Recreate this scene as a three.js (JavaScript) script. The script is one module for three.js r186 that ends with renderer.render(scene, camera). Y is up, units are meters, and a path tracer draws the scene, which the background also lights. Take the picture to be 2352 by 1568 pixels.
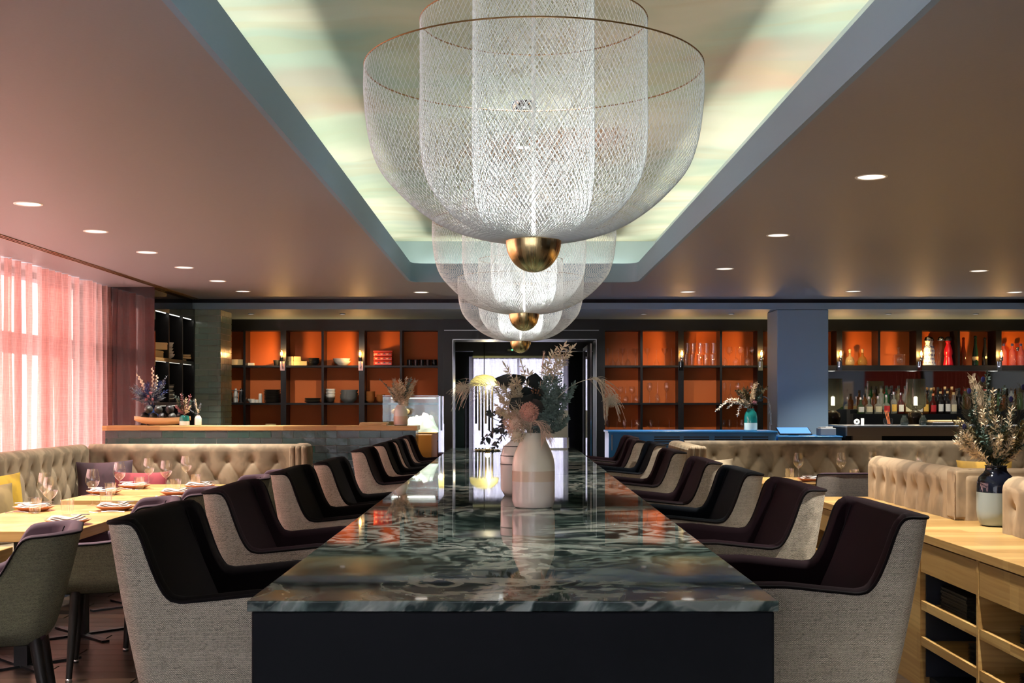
import * as THREE from 'three';
import { RoundedBoxGeometry } from 'three/addons/geometries/RoundedBoxGeometry.js';
import { mergeGeometries, mergeVertices, toCreasedNormals } from 'three/addons/utils/BufferGeometryUtils.js';
import { RectAreaLightUniformsLib } from 'three/addons/lights/RectAreaLightUniformsLib.js';

// ---------------------------------------------------------------- camera, sky, exposure, large lights
const scene = new THREE.Scene();
const camera = new THREE.PerspectiveCamera(2 * Math.atan(784 / 2758) * 180 / Math.PI, 2352 / 1568, 0.1, 80);
camera.position.set(0, 1.4, 0);
camera.setViewOffset(2352, 1568, -2, -137, 2352, 1568);   // shifted lens: level camera, horizon below the middle
camera.lookAt(0, 1.4, -10);
const renderer = new THREE.WebGLRenderer({ antialias: true });
renderer.toneMapping = THREE.LinearToneMapping;
renderer.toneMappingExposure = 1.62;
renderer.shadowMap.enabled = true;
RectAreaLightUniformsLib.init();
scene.background = new THREE.Color().setRGB(0.82, 0.92, 1.0);   // overcast daylight outside the windows
scene.backgroundIntensity = 8.0;
const COVE = 9.6, COVE_COLOR = new THREE.Color().setRGB(1.0, 1.0, 0.88);
const SPOT = 18, SPOT_COLOR = new THREE.Color().setRGB(1.0, 0.945, 0.85);
const CHANDELIER = 1.5, BULB = 0.5, TABLE_SPOT = 7.5, SHELF = 1.7;

// ---------------------------------------------------------------- helpers
let seed = 7;
const rnd = () => { seed = (seed * 1664525 + 1013904223) >>> 0; return seed / 4294967296; };
const rr = (a, b) => a + (b - a) * rnd();
const V = (x, y, z) => new THREE.Vector3(x, y, z);
const P = (x, y, d) => new THREE.Vector3(x, y, -d);            // d is the distance in front of the camera
const RGB = (r, g, b) => new THREE.Color().setRGB(r, g, b);
const counts = {};
const numbered = n => { const k = counts[n] = (counts[n] || 0) + 1; return k === 1 ? n : n + '_' + String(k - 1).padStart(3, '0'); };
const ORD = ['first', 'second', 'third', 'fourth', 'fifth', 'sixth', 'seventh', 'eighth', 'ninth', 'tenth', 'eleventh', 'twelfth', 'thirteenth', 'fourteenth', 'fifteenth', 'sixteenth', 'seventeenth', 'eighteenth'];
function ud(o, label, category, group) { o.userData.label = label; o.userData.category = category; if (group) o.userData.group = group; return o; }
function thing(name, label, category, pos = [0, 0, 0], turn = 0, group) {
  const o = new THREE.Group(); o.name = numbered(name); o.position.set(...pos); o.rotation.y = turn; scene.add(o);
  return ud(o, label, category, group);
}
function part(parent, name, geo, mat) {
  const m = new THREE.Mesh(geo, mat); m.name = name; m.castShadow = m.receiveShadow = true; parent.add(m); return m;
}
function one(name, label, category, geo, mat, pos = [0, 0, 0], turn = 0, group) {
  const m = part(scene, numbered(name), geo, mat); m.position.set(...pos); m.rotation.y = turn; return ud(m, label, category, group);
}
function struct(name, geo, mat) { const m = part(scene, name, geo, mat); m.userData.kind = 'structure'; return m; }
function structGroup(name) { const g = new THREE.Group(); g.name = name; g.userData.kind = 'structure'; scene.add(g); return g; }
function copy(o, pos, turn, label, group) {
  const c = o.clone(); c.userData = { ...o.userData }; c.name = numbered(o.name.replace(/_\d{3}$/, '')); c.position.set(...pos); if (turn !== undefined) c.rotation.y = turn;
  if (label) c.userData.label = label; if (group) c.userData.group = group; scene.add(c); return c;
}
function uvBox(geo) {                                          // texture coordinates in metres, by the way each face points
  const g = geo.index ? geo.toNonIndexed() : geo, p = g.attributes.position, n = g.attributes.normal, uv = new Float32Array(p.count * 2);
  for (let i = 0; i < p.count; i += 3) {
    const ax = Math.abs(n.getX(i) + n.getX(i + 1) + n.getX(i + 2)), ay = Math.abs(n.getY(i) + n.getY(i + 1) + n.getY(i + 2)), az = Math.abs(n.getZ(i) + n.getZ(i + 1) + n.getZ(i + 2));
    for (let k = i; k < i + 3; k++) {
      const x = p.getX(k), y = p.getY(k), z = p.getZ(k);
      if (ay >= ax && ay >= az) { uv[2 * k] = x; uv[2 * k + 1] = z; } else if (ax >= az) { uv[2 * k] = z; uv[2 * k + 1] = y; } else { uv[2 * k] = x; uv[2 * k + 1] = y; }
    }
  }
  g.setAttribute('uv', new THREE.BufferAttribute(uv, 2)); return g;
}
function bx(w, h, d, x = 0, y = 0, z = 0, bevel = 0) {           // a box centred on x, y, z
  const g = bevel ? new RoundedBoxGeometry(w, h, d, 2, bevel) : new THREE.BoxGeometry(w, h, d); g.translate(x, y, z); return uvBox(g);
}
const span = (x0, x1, y0, y1, d0, d1, bevel = 0) => bx(x1 - x0, y1 - y0, Math.abs(d1 - d0), (x0 + x1) / 2, (y0 + y1) / 2, -(d0 + d1) / 2, bevel);
function mg(list) {
  return mergeGeometries(list.map(g => { g = g.index ? g.toNonIndexed() : g.clone(); for (const k of Object.keys(g.attributes)) if (!['position', 'normal', 'uv'].includes(k)) g.deleteAttribute(k); if (!g.attributes.uv) g.setAttribute('uv', new THREE.BufferAttribute(new Float32Array(g.attributes.position.count * 2), 2)); return g; }));
}
const lathe = (pts, seg = 32) => new THREE.LatheGeometry(pts.map(p => new THREE.Vector2(...p)), seg);
const tube = (pts, r, seg = 16, rad = 5, closed = false) => new THREE.TubeGeometry(new THREE.CatmullRomCurve3(pts, closed), seg, r, rad, closed);
const cyl = (r0, r1, h, y = 0, seg = 24, open = false) => new THREE.CylinderGeometry(r1, r0, h, seg, 1, open).translate(0, y + h / 2, 0);
function grid(nu, nv, f, closedU = false) {                      // parametric sheet, f(u, v) -> [x, y, z, (uvx, uvy)]
  const pos = [], uv = [], idx = [];
  for (let j = 0; j <= nv; j++) for (let i = 0; i <= nu; i++) { const q = f(i / nu, j / nv); pos.push(q[0], q[1], q[2]); uv.push(q[3] ?? i / nu, q[4] ?? j / nv); }
  for (let j = 0; j < nv; j++) for (let i = 0; i < nu; i++) { const a = j * (nu + 1) + i, b = a + 1, c = a + nu + 1, d = c + 1; idx.push(a, b, c, b, d, c); }
  const g = new THREE.BufferGeometry(); g.setAttribute('position', new THREE.Float32BufferAttribute(pos, 3)); g.setAttribute('uv', new THREE.Float32BufferAttribute(uv, 2)); g.setIndex(idx); g.computeVertexNormals(); return g;
}
const interp = (pts, x) => { if (x <= pts[0][0]) return pts[0][1]; for (let i = 1; i < pts.length; i++) if (x <= pts[i][0]) { let t = (x - pts[i - 1][0]) / (pts[i][0] - pts[i - 1][0]); return pts[i - 1][1] + t * (pts[i][1] - pts[i - 1][1]); } return pts[pts.length - 1][1]; };
const sm = (a, b, x) => { const t = Math.min(1, Math.max(0, (x - a) / (b - a))); return t * t * (3 - 2 * t); };

// ---------------------------------------------------------------- noise and textures
const hash = (x, y, s) => { let h = (x * 374761393 + y * 668265263 + s * 1274126177) | 0; h = Math.imul(h ^ (h >>> 13), 1274126177); return ((h ^ (h >>> 16)) >>> 0) / 4294967296; };
function vnoise(x, y, px, py, s) {                               // value noise that repeats every px, py cells
  const xi = Math.floor(x), yi = Math.floor(y), fx = x - xi, fy = y - yi, ux = fx * fx * (3 - 2 * fx), uy = fy * fy * (3 - 2 * fy);
  const m = (a, p) => ((a % p) + p) % p, a = hash(m(xi, px), m(yi, py), s), b = hash(m(xi + 1, px), m(yi, py), s), c = hash(m(xi, px), m(yi + 1, py), s), d = hash(m(xi + 1, px), m(yi + 1, py), s);
  return (a + (b - a) * ux) + ((c + (d - c) * ux) - (a + (b - a) * ux)) * uy;
}
function fbm(u, v, px, py, oct, s) { let r = 0, a = 0.5, t = 0; for (let i = 0; i < oct; i++) { r += a * vnoise(u * px, v * py, px, py, s + i * 17); t += a; a *= 0.5; px *= 2; py *= 2; } return r / t; }
const toS = c => Math.round(255 * (c <= 0.0031308 ? 12.92 * c : 1.055 * Math.pow(Math.max(c, 0), 1 / 2.4) - 0.055));
function tex(w, h, f, sx, sy, srgb = true) {                     // f(u, v) -> linear colour or one number; the picture covers sx by sy metres
  const d = new Uint8Array(w * h * 4);
  for (let j = 0; j < h; j++) for (let i = 0; i < w; i++) {
    const c = f(i / w, j / h), k = 4 * (j * w + i);
    if (srgb) { d[k] = Math.min(255, toS(c[0])); d[k + 1] = Math.min(255, toS(c[1])); d[k + 2] = Math.min(255, toS(c[2])); } else d[k] = d[k + 1] = d[k + 2] = Math.min(255, Math.max(0, c * 255));
    d[k + 3] = 255;
  }
  const t = new THREE.DataTexture(d, w, h); t.wrapS = t.wrapT = THREE.RepeatWrapping; t.magFilter = THREE.LinearFilter; t.minFilter = THREE.LinearMipmapLinearFilter; t.generateMipmaps = true;
  if (srgb) t.colorSpace = THREE.SRGBColorSpace; t.repeat.set(1 / sx, 1 / sy); t.needsUpdate = true; return t;
}
const mix3 = (a, b, t) => [a[0] + (b[0] - a[0]) * t, a[1] + (b[1] - a[1]) * t, a[2] + (b[2] - a[2]) * t];
const std = (c, rough, o = {}) => new THREE.MeshStandardMaterial({ color: Array.isArray(c) ? RGB(...c) : c, roughness: rough, side: THREE.DoubleSide, ...o });
const phy = (c, rough, o = {}) => new THREE.MeshPhysicalMaterial({ color: Array.isArray(c) ? RGB(...c) : c, roughness: rough, side: THREE.DoubleSide, ...o });

function weave(n, cells, light, dark, mid, contrast) {
  return (u0, v0) => {
    const u = u0 + 0.016 * (fbm(u0, v0, 14, 14, 3, n + 41) - 0.5), v = v0 + 0.014 * (fbm(u0, v0, 10, 10, 3, n + 51) - 0.5);
    const row = Math.floor(v * cells), sh = row % 2 ? 0.5 : 0, cu = u * cells * 0.5 + sh, fu = cu - Math.floor(cu), fv = v * cells - row;
    const id = hash(((Math.floor(cu) % cells) + cells) % cells, row, n), slub = fbm(u, v, 3, cells, 2, n + 5), patch = fbm(u, v, 6, 6, 3, n + 9);
    const bump = Math.sin(Math.PI * fu) * Math.sin(Math.PI * fv) * (0.65 + 0.7 * hash(((Math.floor(cu) % cells) + cells) % cells, row, n + 31));
    let c = mix3(dark, light, sm(0.18, 0.72, bump + 0.25 * (slub - 0.5)));
    return mix3(c, mid, contrast * (0.6 * id + 0.5 * patch));
  };
}
const T = {};
T.tweed = tex(512, 512, weave(3, 64, [0.93, 0.82, 0.65], [0.04, 0.032, 0.024], [0.55, 0.47, 0.36], 0.55), 0.16, 0.16);
T.tweedBump = tex(512, 512, (u, v) => { const c = 64, row = Math.floor(v * c), cu = u * c * 0.5 + (row % 2 ? 0.5 : 0); return Math.sin(Math.PI * (cu - Math.floor(cu))) * Math.sin(Math.PI * (v * c - row)); }, 0.16, 0.16, false);
T.olive = tex(512, 512, weave(11, 64, [0.28, 0.28, 0.165], [0.025, 0.026, 0.018], [0.10, 0.095, 0.07], 0.5), 0.16, 0.16);
T.wood = tex(1024, 512, (u, v) => {
  const w = 0.06 * (fbm(u, v, 2, 4, 3, 21) - 0.5), g = fbm(u, v + w, 3, 90, 3, 31), b = fbm(u, v + w, 2, 9, 3, 41), pl = Math.floor(v * 6), tone = hash(pl, Math.floor(u * 2 + hash(pl, 2, 8)), 5);
  let c = mix3([0.37, 0.20, 0.06], [0.68, 0.44, 0.165], sm(0.1, 0.95, 0.6 * b + 0.45 * g + 0.4 * tone - 0.22));
  return mix3(c, [0.30, 0.15, 0.05], 0.7 * sm(0.58, 0.8, b) * g);
}, 1.6, 0.8);
T.darkwood = tex(1024, 256, (u, v) => { const g = fbm(u, v, 3, 60, 3, 51), b = fbm(u, v, 2, 6, 3, 61); return mix3([0.035, 0.022, 0.015], [0.17, 0.105, 0.06], 0.45 * g + 0.55 * b); }, 1.8, 0.45);
T.marble = tex(2048, 1024, (u, v) => {
  const wx = fbm(u, v, 4, 2, 5, 71) - 0.5, wy = fbm(u, v, 4, 2, 5, 81) - 0.5, uu = u + 0.20 * wx, vv = v + 0.40 * wy;
  const w = fbm(uu + 0.05 * wy, vv + 0.1 * wx, 7, 4, 6, 91), fine = fbm(uu, vv, 34, 26, 5, 101), cloud = fbm(u + 0.15 * wx, v + 0.2 * wy, 5, 3, 4, 121), warm = fbm(uu, vv, 6, 4, 3, 125);
  const flow = 0.5 + 0.5 * Math.sin(6.2832 * (w * 5.5 + 1.1 * fine)), thin = Math.pow(0.5 + 0.5 * Math.sin(6.2832 * (w * 14 + 1.6 * fine + 0.2)), 6);
  let c = mix3([0.009, 0.019, 0.018], [0.135, 0.20, 0.18], sm(0.12, 0.85, flow * 0.6 + fine * 0.5) * sm(0.12, 0.5, cloud));
  c = mix3(c, [0.42, 0.46, 0.42], 0.8 * sm(0.42, 0.92, flow * 0.55 + fine * 0.65) * sm(0.34, 0.58, cloud));
  c = mix3(c, [0.60, 0.60, 0.53], 0.5 * thin * sm(0.40, 0.62, fine) * sm(0.38, 0.58, cloud));
  c = mix3(c, [0.42, 0.35, 0.28], 0.4 * sm(0.52, 0.72, warm) * sm(0.35, 0.6, flow) * sm(0.45, 0.62, cloud));
  return mix3(c, [0.010, 0.016, 0.016], 0.55 * sm(0.52, 0.66, fine) * sm(0.62, 0.42, cloud));
}, 2.4, 1.2);
T.mural = tex(512, 2048, (u, v) => {
  const wx = fbm(u, v, 2, 5, 4, 131) - 0.5, wy = fbm(u, v, 2, 6, 4, 141) - 0.5, vv = v + 0.09 * wy + 0.05 * (u - 0.5), uu = u + 0.3 * wx;
  const s = fbm(uu, vv, 2, 14, 4, 151), p = fbm(uu, vv, 2, 8, 4, 161), q = fbm(uu, vv, 2, 9, 4, 171), k = fbm(uu, vv, 2, 70, 3, 181);
  let c = mix3([0.50, 0.58, 0.42], [0.76, 0.74, 0.57], sm(0.3, 0.7, s));
  c = mix3(c, [0.64, 0.27, 0.18], 0.5 * sm(0.52, 0.68, p));
  c = mix3(c, [0.26, 0.43, 0.39], 0.4 * sm(0.54, 0.70, q));
  return mix3(c, [0.58, 0.47, 0.25], 0.25 * sm(0.5, 0.7, k));
}, 1, 1);
T.linen = tex(512, 512, (u, v) => { const a = fbm(u, v, 128, 4, 2, 191), b = fbm(u, v, 4, 128, 2, 201), c = 0.78 + 0.4 * (0.5 * a + 0.5 * b - 0.5) * 1.6; return [c, c, c]; }, 0.22, 0.22);
T.nap = tex(512, 512, (u, v) => { const w = fbm(u, v, 5, 5, 3, 211), a = fbm(u + 0.1 * w, v, 9, 5, 4, 221), c = 0.60 + 0.55 * sm(0.3, 0.7, a); return [c, c * 0.985, c * 0.96]; }, 0.9, 0.9);
T.ripple = tex(256, 256, (u, v) => fbm(u, v, 3, 3, 5, 231), 0.4, 0.4, false);
T.brush = tex(512, 16, (u, v) => 0.25 + 0.5 * fbm(u, v, 60, 1, 3, 241), 1, 1, false);
T.grain = tex(256, 256, (u, v) => fbm(u, v, 60, 60, 3, 251), 0.6, 0.6, false);

// ---------------------------------------------------------------- materials
const M = {
  ceiling: phy([0.25, 0.24, 0.255], 0.5, { specularIntensity: 0.5, bumpMap: T.grain, bumpScale: 0.0003 }),
  blue: std([0.19, 0.29, 0.40], 0.6), navy: std([0.012, 0.018, 0.035], 0.6), wallDark: std([0.10, 0.12, 0.15], 0.8),
  coveWall: std([0.44, 0.56, 0.58], 0.8), mural: std([1, 1, 1], 0.8, { map: T.mural }), roof: std([0.4, 0.4, 0.4], 0.9),
  black: std([0.005, 0.005, 0.006], 0.35), blackMatte: phy([0.005, 0.006, 0.008], 0.6, { specularIntensity: 0.3 }), gloss: phy([0.006, 0.005, 0.006], 0.045, { ior: 1.8 }),
  orange: std([0.56, 0.115, 0.010], 0.6), orangeBox: std([0.70, 0.25, 0.03], 0.5),
  marble: phy([1, 1, 1], 0.025, { map: T.marble, ior: 1.5 }),
  tweed: phy([1, 1, 1], 0.95, { map: T.tweed, bumpMap: T.tweedBump, bumpScale: 0.0007 }), olive: phy([1, 1, 1], 0.95, { map: T.olive }),
  plum: phy([0.0095, 0.0035, 0.0058], 0.9, { specularIntensity: 0.2, sheen: 0.05, sheenRoughness: 0.5, sheenColor: RGB(0.30, 0.14, 0.20) }),
  ink: phy([0.0048, 0.0032, 0.004], 0.9, { specularIntensity: 0.2, sheen: 0.03, sheenRoughness: 0.5, sheenColor: RGB(0.20, 0.12, 0.15) }),
  navyVelvet: phy([0.0032, 0.0052, 0.009], 0.9, { specularIntensity: 0.2, sheen: 0.05, sheenRoughness: 0.5, sheenColor: RGB(0.12, 0.16, 0.22) }),
  piping: phy([0.006, 0.004, 0.005], 0.8, { specularIntensity: 0.3 }), plumLight: phy([0.055, 0.026, 0.04], 0.85, { sheen: 0.2, sheenColor: RGB(0.4, 0.3, 0.36) }),
  velvet: phy([0.285, 0.22, 0.14], 0.85, { map: T.nap, sheen: 0.6, sheenRoughness: 0.4, sheenColor: RGB(0.6, 0.5, 0.38) }),
  velvetRose: phy([0.335, 0.24, 0.145], 0.85, { map: T.nap, sheen: 0.6, sheenRoughness: 0.4, sheenColor: RGB(0.6, 0.46, 0.36) }),
  button: std([0.20, 0.145, 0.09], 0.9),
  wood: phy([1, 1, 1], 0.32, { map: T.wood }), woodPale: phy([1.0, 0.98, 1.0], 0.4, { map: T.wood }), woodSmall: std([0.62, 0.42, 0.20], 0.5, { map: T.nap }),
  floor: phy([0.24, 0.26, 0.32], 0.3, { map: T.darkwood }), floorB: phy([0.17, 0.185, 0.23], 0.3, { map: T.darkwood }), floorC: phy([0.36, 0.36, 0.40], 0.28, { map: T.darkwood }),
  leg: std([0.012, 0.010, 0.009], 0.45), steel: std([0.55, 0.55, 0.56], 0.28, { metalness: 1 }), chrome: std([0.8, 0.8, 0.82], 0.08, { metalness: 1 }), darkSteel: std([0.02, 0.022, 0.026], 0.45, { metalness: 0.3 }),
  brass: phy([0.78, 0.58, 0.28], 0.65, { metalness: 1, roughnessMap: T.brush }), bronze: std([0.30, 0.17, 0.07], 0.4, { metalness: 1 }),
  wire: std([0.80, 0.83, 0.83], 0.4), white: std([0.8, 0.8, 0.78], 0.5), whiteGloss: phy([0.82, 0.79, 0.74], 0.12), grout: std([0.42, 0.42, 0.38], 0.9),
  glass: phy([1, 1, 1], 0.02, { transmission: 1, thickness: 0, ior: 1.5 }), caseGlass: phy([0.93, 0.98, 0.97], 0.01, { transmission: 1, thickness: 0, ior: 1.5 }), mirror: std([0.62, 0.66, 0.66], 0.03, { metalness: 1 }),
  crystal: phy([1, 1, 1], 0.02, { transmission: 1, thickness: 0, ior: 1.95 }),
  smoke: phy([0.25, 0.24, 0.2], 0.05, { transmission: 0.9, thickness: 0 }),
  terracotta: std([0.52, 0.20, 0.10], 0.45), linen: std([0.80, 0.78, 0.74], 0.9), blueMetal: phy([0.012, 0.17, 0.46], 0.28, { clearcoat: 0.5, clearcoatRoughness: 0.1 }),
  shade: std([0.02, 0.02, 0.02], 0.6), screen: std([0.02, 0.05, 0.1], 0.3, { emissive: RGB(0.10, 0.28, 0.75), emissiveIntensity: 1 }),
  plaster: std([0.5, 0.5, 0.48], 0.9),
};
const glow = (c, k) => new THREE.MeshStandardMaterial({ color: 0x000000, emissive: c, emissiveIntensity: k, roughness: 0.6 });
M.led = glow(RGB(1, 1, 0.92), 1.6); M.ledDim = glow(RGB(1, 0.95, 0.8), 1.0); M.lens = glow(RGB(1, 0.95, 0.88), 6); M.filament = glow(RGB(1, 0.62, 0.2), 18); M.tubeBulb = glow(RGB(1, 0.93, 0.6), 8); M.coveLed = glow(COVE_COLOR, 4); M.spotLens = glow(RGB(1, 0.95, 0.88), 0.6); M.exit = glow(RGB(0.1, 1, 0.3), 2);
M.reflector = std([0.9, 0.9, 0.88], 0.35);
// ---------------------------------------------------------------- room shell
const CEIL = 2.507, SOFFIT = 2.402, LIP = 2.681, TOP = 2.913, WALL = 14.7;
const coveRect = (x0, x1, d0, d1, r) => { const s = new THREE.Shape(); s.moveTo(x0 + r, d0); s.lineTo(x1 - r, d0); s.quadraticCurveTo(x1, d0, x1, d0 + r); s.lineTo(x1, d1 - r); s.quadraticCurveTo(x1, d1, x1 - r, d1); s.lineTo(x0 + r, d1); s.quadraticCurveTo(x0, d1, x0, d1 - r); s.lineTo(x0, d0 + r); s.quadraticCurveTo(x0, d0, x0 + r, d0); return s; };
const flat = (shape, y, h) => { const g = new THREE.ExtrudeGeometry(shape, { depth: h, bevelEnabled: false, curveSegments: 28 }); g.rotateX(-Math.PI / 2); g.translate(0, y, 0); return uvBox(g); };
const leftLights = [-0.9, 0.2, 1.3, 2.4, 3.5, 4.58, 5.66, 6.74, 7.83, 8.93, 9.94, 11.06, 12.1].map(d => [-2.72, d]);
const rightLights = [-0.2, 1.84, 3.88, 5.93, 8.01, 10.04, 12.16].map(d => [1.77, d]);
const farLights = [[-0.93, 12.2], [3.43, 12.1], [5.1, 12.2], [3.96, 10.2], [3.7, 7.6]];
const allLights = [...leftLights, ...rightLights, ...farLights];
{
  const s = new THREE.Shape([[-4.2, -1.6], [7.1, -1.6], [7.1, 13.02], [-4.2, 13.02]].map(p => new THREE.Vector2(...p)));
  s.holes.push(coveRect(-0.97, 1.181, 0.575, 11.205, 0.18));
  for (const [x, d] of allLights) { const h = new THREE.Path(); h.absarc(x, d, 0.066, 0, Math.PI * 2); s.holes.push(h); }
  struct('ceiling', flat(s, CEIL, 0.02), M.ceiling);
  const lip = coveRect(-0.97, 1.181, 0.575, 11.205, 0.18); lip.holes.push(coveRect(-0.945, 1.156, 0.6, 11.18, 0.16));
  struct('trim_1', flat(lip, CEIL, LIP - CEIL), M.blue);
  const wall = coveRect(-1.17, 1.385, 0.36, 11.41, 0.02); wall.holes.push(coveRect(-1.135, 1.345, 0.4, 11.37, 0.03));
  struct('trim_2', flat(wall, CEIL + 0.02, TOP - CEIL - 0.02), M.coveWall);
  const g = span(-1.17, 1.385, TOP, TOP + 0.04, 0.36, 11.41), p = g.attributes.position, uv = g.attributes.uv;
  for (let i = 0; i < p.count; i++) uv.setXY(i, (p.getX(i) + 1.17) / 2.555, (-p.getZ(i) - 0.36) / 11.05);
  struct('ceiling_001', g, M.mural).name = 'ceiling_cove';
  struct('ceiling_roof', span(-4.3, 7.3, 3.02, 3.12, -1.8, 20.2), M.roof);
}
// light strips lying in the trough behind the lip
const strip = (x0, x1, d0, d1) => {
  const t = thing('cove_light_strip', '', 'light strip');
  part(t, 'led_strip', span(x0, x1, 2.565, 2.575, d0, d1), M.coveLed);
  part(t, 'channel', span(x0 - 0.004, x1 + 0.004, 2.5265, 2.5648, d0, d1), M.steel);
  const l = new THREE.RectAreaLight(COVE_COLOR, COVE, x1 - x0, d1 - d0); l.position.set((x0 + x1) / 2, 2.577, -(d0 + d1) / 2); l.rotation.x = Math.PI / 2; scene.add(l); return t;
};
ud(strip(-1.075, -1.045, 0.7, 11.15), 'hidden light strip in the cove above the left stools', 'light strip');
ud(strip(1.255, 1.285, 0.7, 11.15), 'hidden light strip in the cove above the right stools', 'light strip');
ud(strip(-0.9, 1.11, 11.28, 11.31), 'hidden light strip at the far end of the ceiling cove', 'light strip');

{ // floor: boards as far as they can be told apart, plain beyond
  const f = structGroup('floor');
  part(f, 'subfloor', span(-4.2, 7.1, -0.12, -0.012, -1.6, 20.2), M.floor);
  const gs = [bx(1.79, 0.012, 0.137, 0, -0.006, 0), bx(1.79, 0.012, 0.137, 0.7, -0.006, 0.2)], ms = [M.floor, M.floorB, M.floorC];
  gs[1].translate(-0.7, 0, -0.2);
  for (let r = 0; r < 44; r++) for (let k = 0; k < 6; k++) {
    const m = part(f, 'plank', gs[r % 2], ms[Math.floor(hash(r, k, 4) * 3)]); m.position.set(-4.2 + 0.9 + k * 1.8 + (r % 3) * 0.5 - 0.5, 0, -(3.2 + r * 0.14));
    if (m.position.x > 6.2) f.remove(m);
  }
  const far = part(f, 'far_floor', span(-4.2, 7.1, -0.012, 0, 9.3, 20.2), M.floor); far.userData.kind = 'structure';
  part(f, 'near_floor', span(-4.2, 7.1, -0.012, 0, -1.6, 3.13), M.floor);
}
// left wall with its long window
{
  const w = structGroup('wall_left');
  for (const g of [span(-4.3, -4.15, 0, 0.12, -1.6, 15.3), span(-4.3, -4.15, 2.46, 3.05, -1.6, 15.3), span(-4.3, -4.15, 0.12, 2.46, 11.5, 15.3), span(-4.3, -4.15, 0.12, 2.46, -1.6, 3.0)]) part(w, 'wall_panel', g, M.wallDark);
  const f = structGroup('window_1');
  for (const d of [3.03, 4.4, 5.8, 7.2, 8.6, 9.4, 10.2, 10.85, 11.47]) part(f, 'mullion', span(-4.26, -4.19, 0.12, 2.46, d - 0.03, d + 0.03), M.white);
  part(f, 'transom', span(-4.26, -4.19, 1.80, 1.98, 3.0, 11.5), M.white); part(f, 'sill', span(-4.28, -4.10, 0.12, 0.15, 3.0, 11.5), M.white);
  const panes = [3.03, 4.4, 5.8, 7.2, 8.6, 9.4, 10.2, 10.85, 11.47];
  for (let k = 0; k < 8; k++) { part(f, 'pane', span(-4.226, -4.222, 1.98, 2.46, panes[k] + 0.03, panes[k + 1] - 0.03), M.glass); part(f, 'pane', span(-4.226, -4.222, 0.15, 1.80, panes[k] + 0.03, panes[k + 1] - 0.03), M.glass); }
}
struct('wall_right', span(7.05, 7.2, 0, 3.05, -1.6, 15.3), M.blue);
{ // right wall dressing that the bar mirror shows
  const rm = std([0.30, 0.045, 0.03], 0.85, { map: T.linen }), drape = (d0, d1, label) => one('red_drape', label, 'curtain', grid(Math.round((d1 - d0) * 60), 2, (u, v) => { const d = d0 + (d1 - d0) * u; return [6.95 + 0.04 * Math.sin(d * 44 + 2 * Math.sin(d * 5)), 0.03 + 2.45 * v, -d, d * 1.3, v * 2.4]; }), rm, [0, 0, 0], 0, 'red drapes on the right wall');
  drape(5.9, 9.0, 'red drape on the right wall mirrored behind the bar bottles'); drape(9.8, 11.9, 'red drape on the right wall mirrored behind the right hand bouquet');
  const pf = thing('framed_picture', 'pale framed picture on the right wall, mirrored beside the bar lamp', 'picture', [7.04, 1.6, -4.38]); part(pf, 'frame', bx(0.02, 0.42, 0.76, 0, 0, 0), M.white); part(pf, 'print', bx(0.004, 0.36, 0.7, -0.012, 0, 0), std([0.6, 0.58, 0.42], 0.7)); part(pf, 'dark_dot', new THREE.CircleGeometry(0.035, 20).rotateY(-Math.PI / 2).translate(-0.0145, 0.02, 0), M.black);
}
{ // wall behind the camera with its curtained windows
  const w = structGroup('wall_rear'), f = structGroup('window_3');
  for (const g of [span(-4.3, 7.2, 0, 0.35, -1.75, -1.6), span(-4.3, 7.2, 2.42, 3.05, -1.75, -1.6), span(-4.3, -3.6, 0.35, 2.42, -1.75, -1.6), span(1.0, 7.2, 0.35, 2.42, -1.75, -1.6)]) part(w, 'wall_panel', g, M.wallDark);
  for (const x of [-3.56, -2.05, -0.53, 0.96]) part(f, 'mullion', span(x - 0.035, x + 0.035, 0.35, 2.42, -1.72, -1.66), M.white);
  for (const [a, b] of [[-3.52, -2.09], [-2.01, -0.57], [-0.49, 0.92]]) part(f, 'pane', span(a, b, 0.35, 2.42, -1.692, -1.688), M.glass);
  const cm = phy([0.62, 0.56, 0.58], 0.85, { map: T.linen, transmission: 0.7, thickness: 0, ior: 1.1, specularIntensity: 0.1 });
  const hang = (x0, x1, label) => one('sheer_curtain', label, 'curtain', grid(Math.round((x1 - x0) * 60), 2, (u, v) => { const x = x0 + (x1 - x0) * u; return [x, 0.03 + 2.46 * v, 1.5 + 0.035 * Math.sin(x * 41 + 2 * Math.sin(x * 5)), x * 1.3, v * 2.4]; }), cm, [0, 0, 0], 0, 'sheer white curtains behind the camera');
  hang(-3.65, 1.05, 'sheer white curtain over the window behind the camera');
}
{
  const w = structGroup('wall_back');
  for (const g of [span(-4.3, -0.95, 0, 3.05, 15.2, 15.35), span(1.17, 7.2, 0, 3.05, 15.2, 15.35), span(-0.95, 1.17, 2.3, 3.05, 15.2, 15.35)]) part(w, 'wall_panel', g, M.wallDark);
}
// dropped beam and soffit before the back shelves
struct('trim_3', span(-4.15, 7.05, SOFFIT, 2.472, 13.1, 15.2), M.blue);
struct('trim_4', span(-4.15, 7.05, 2.472, 3.0, 13.16, 13.2), M.navy);
struct('wall_pillar', span(2.884, 3.444, 0, SOFFIT - 0.001, 13.1, 13.62, 0.012), M.blue);
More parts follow.
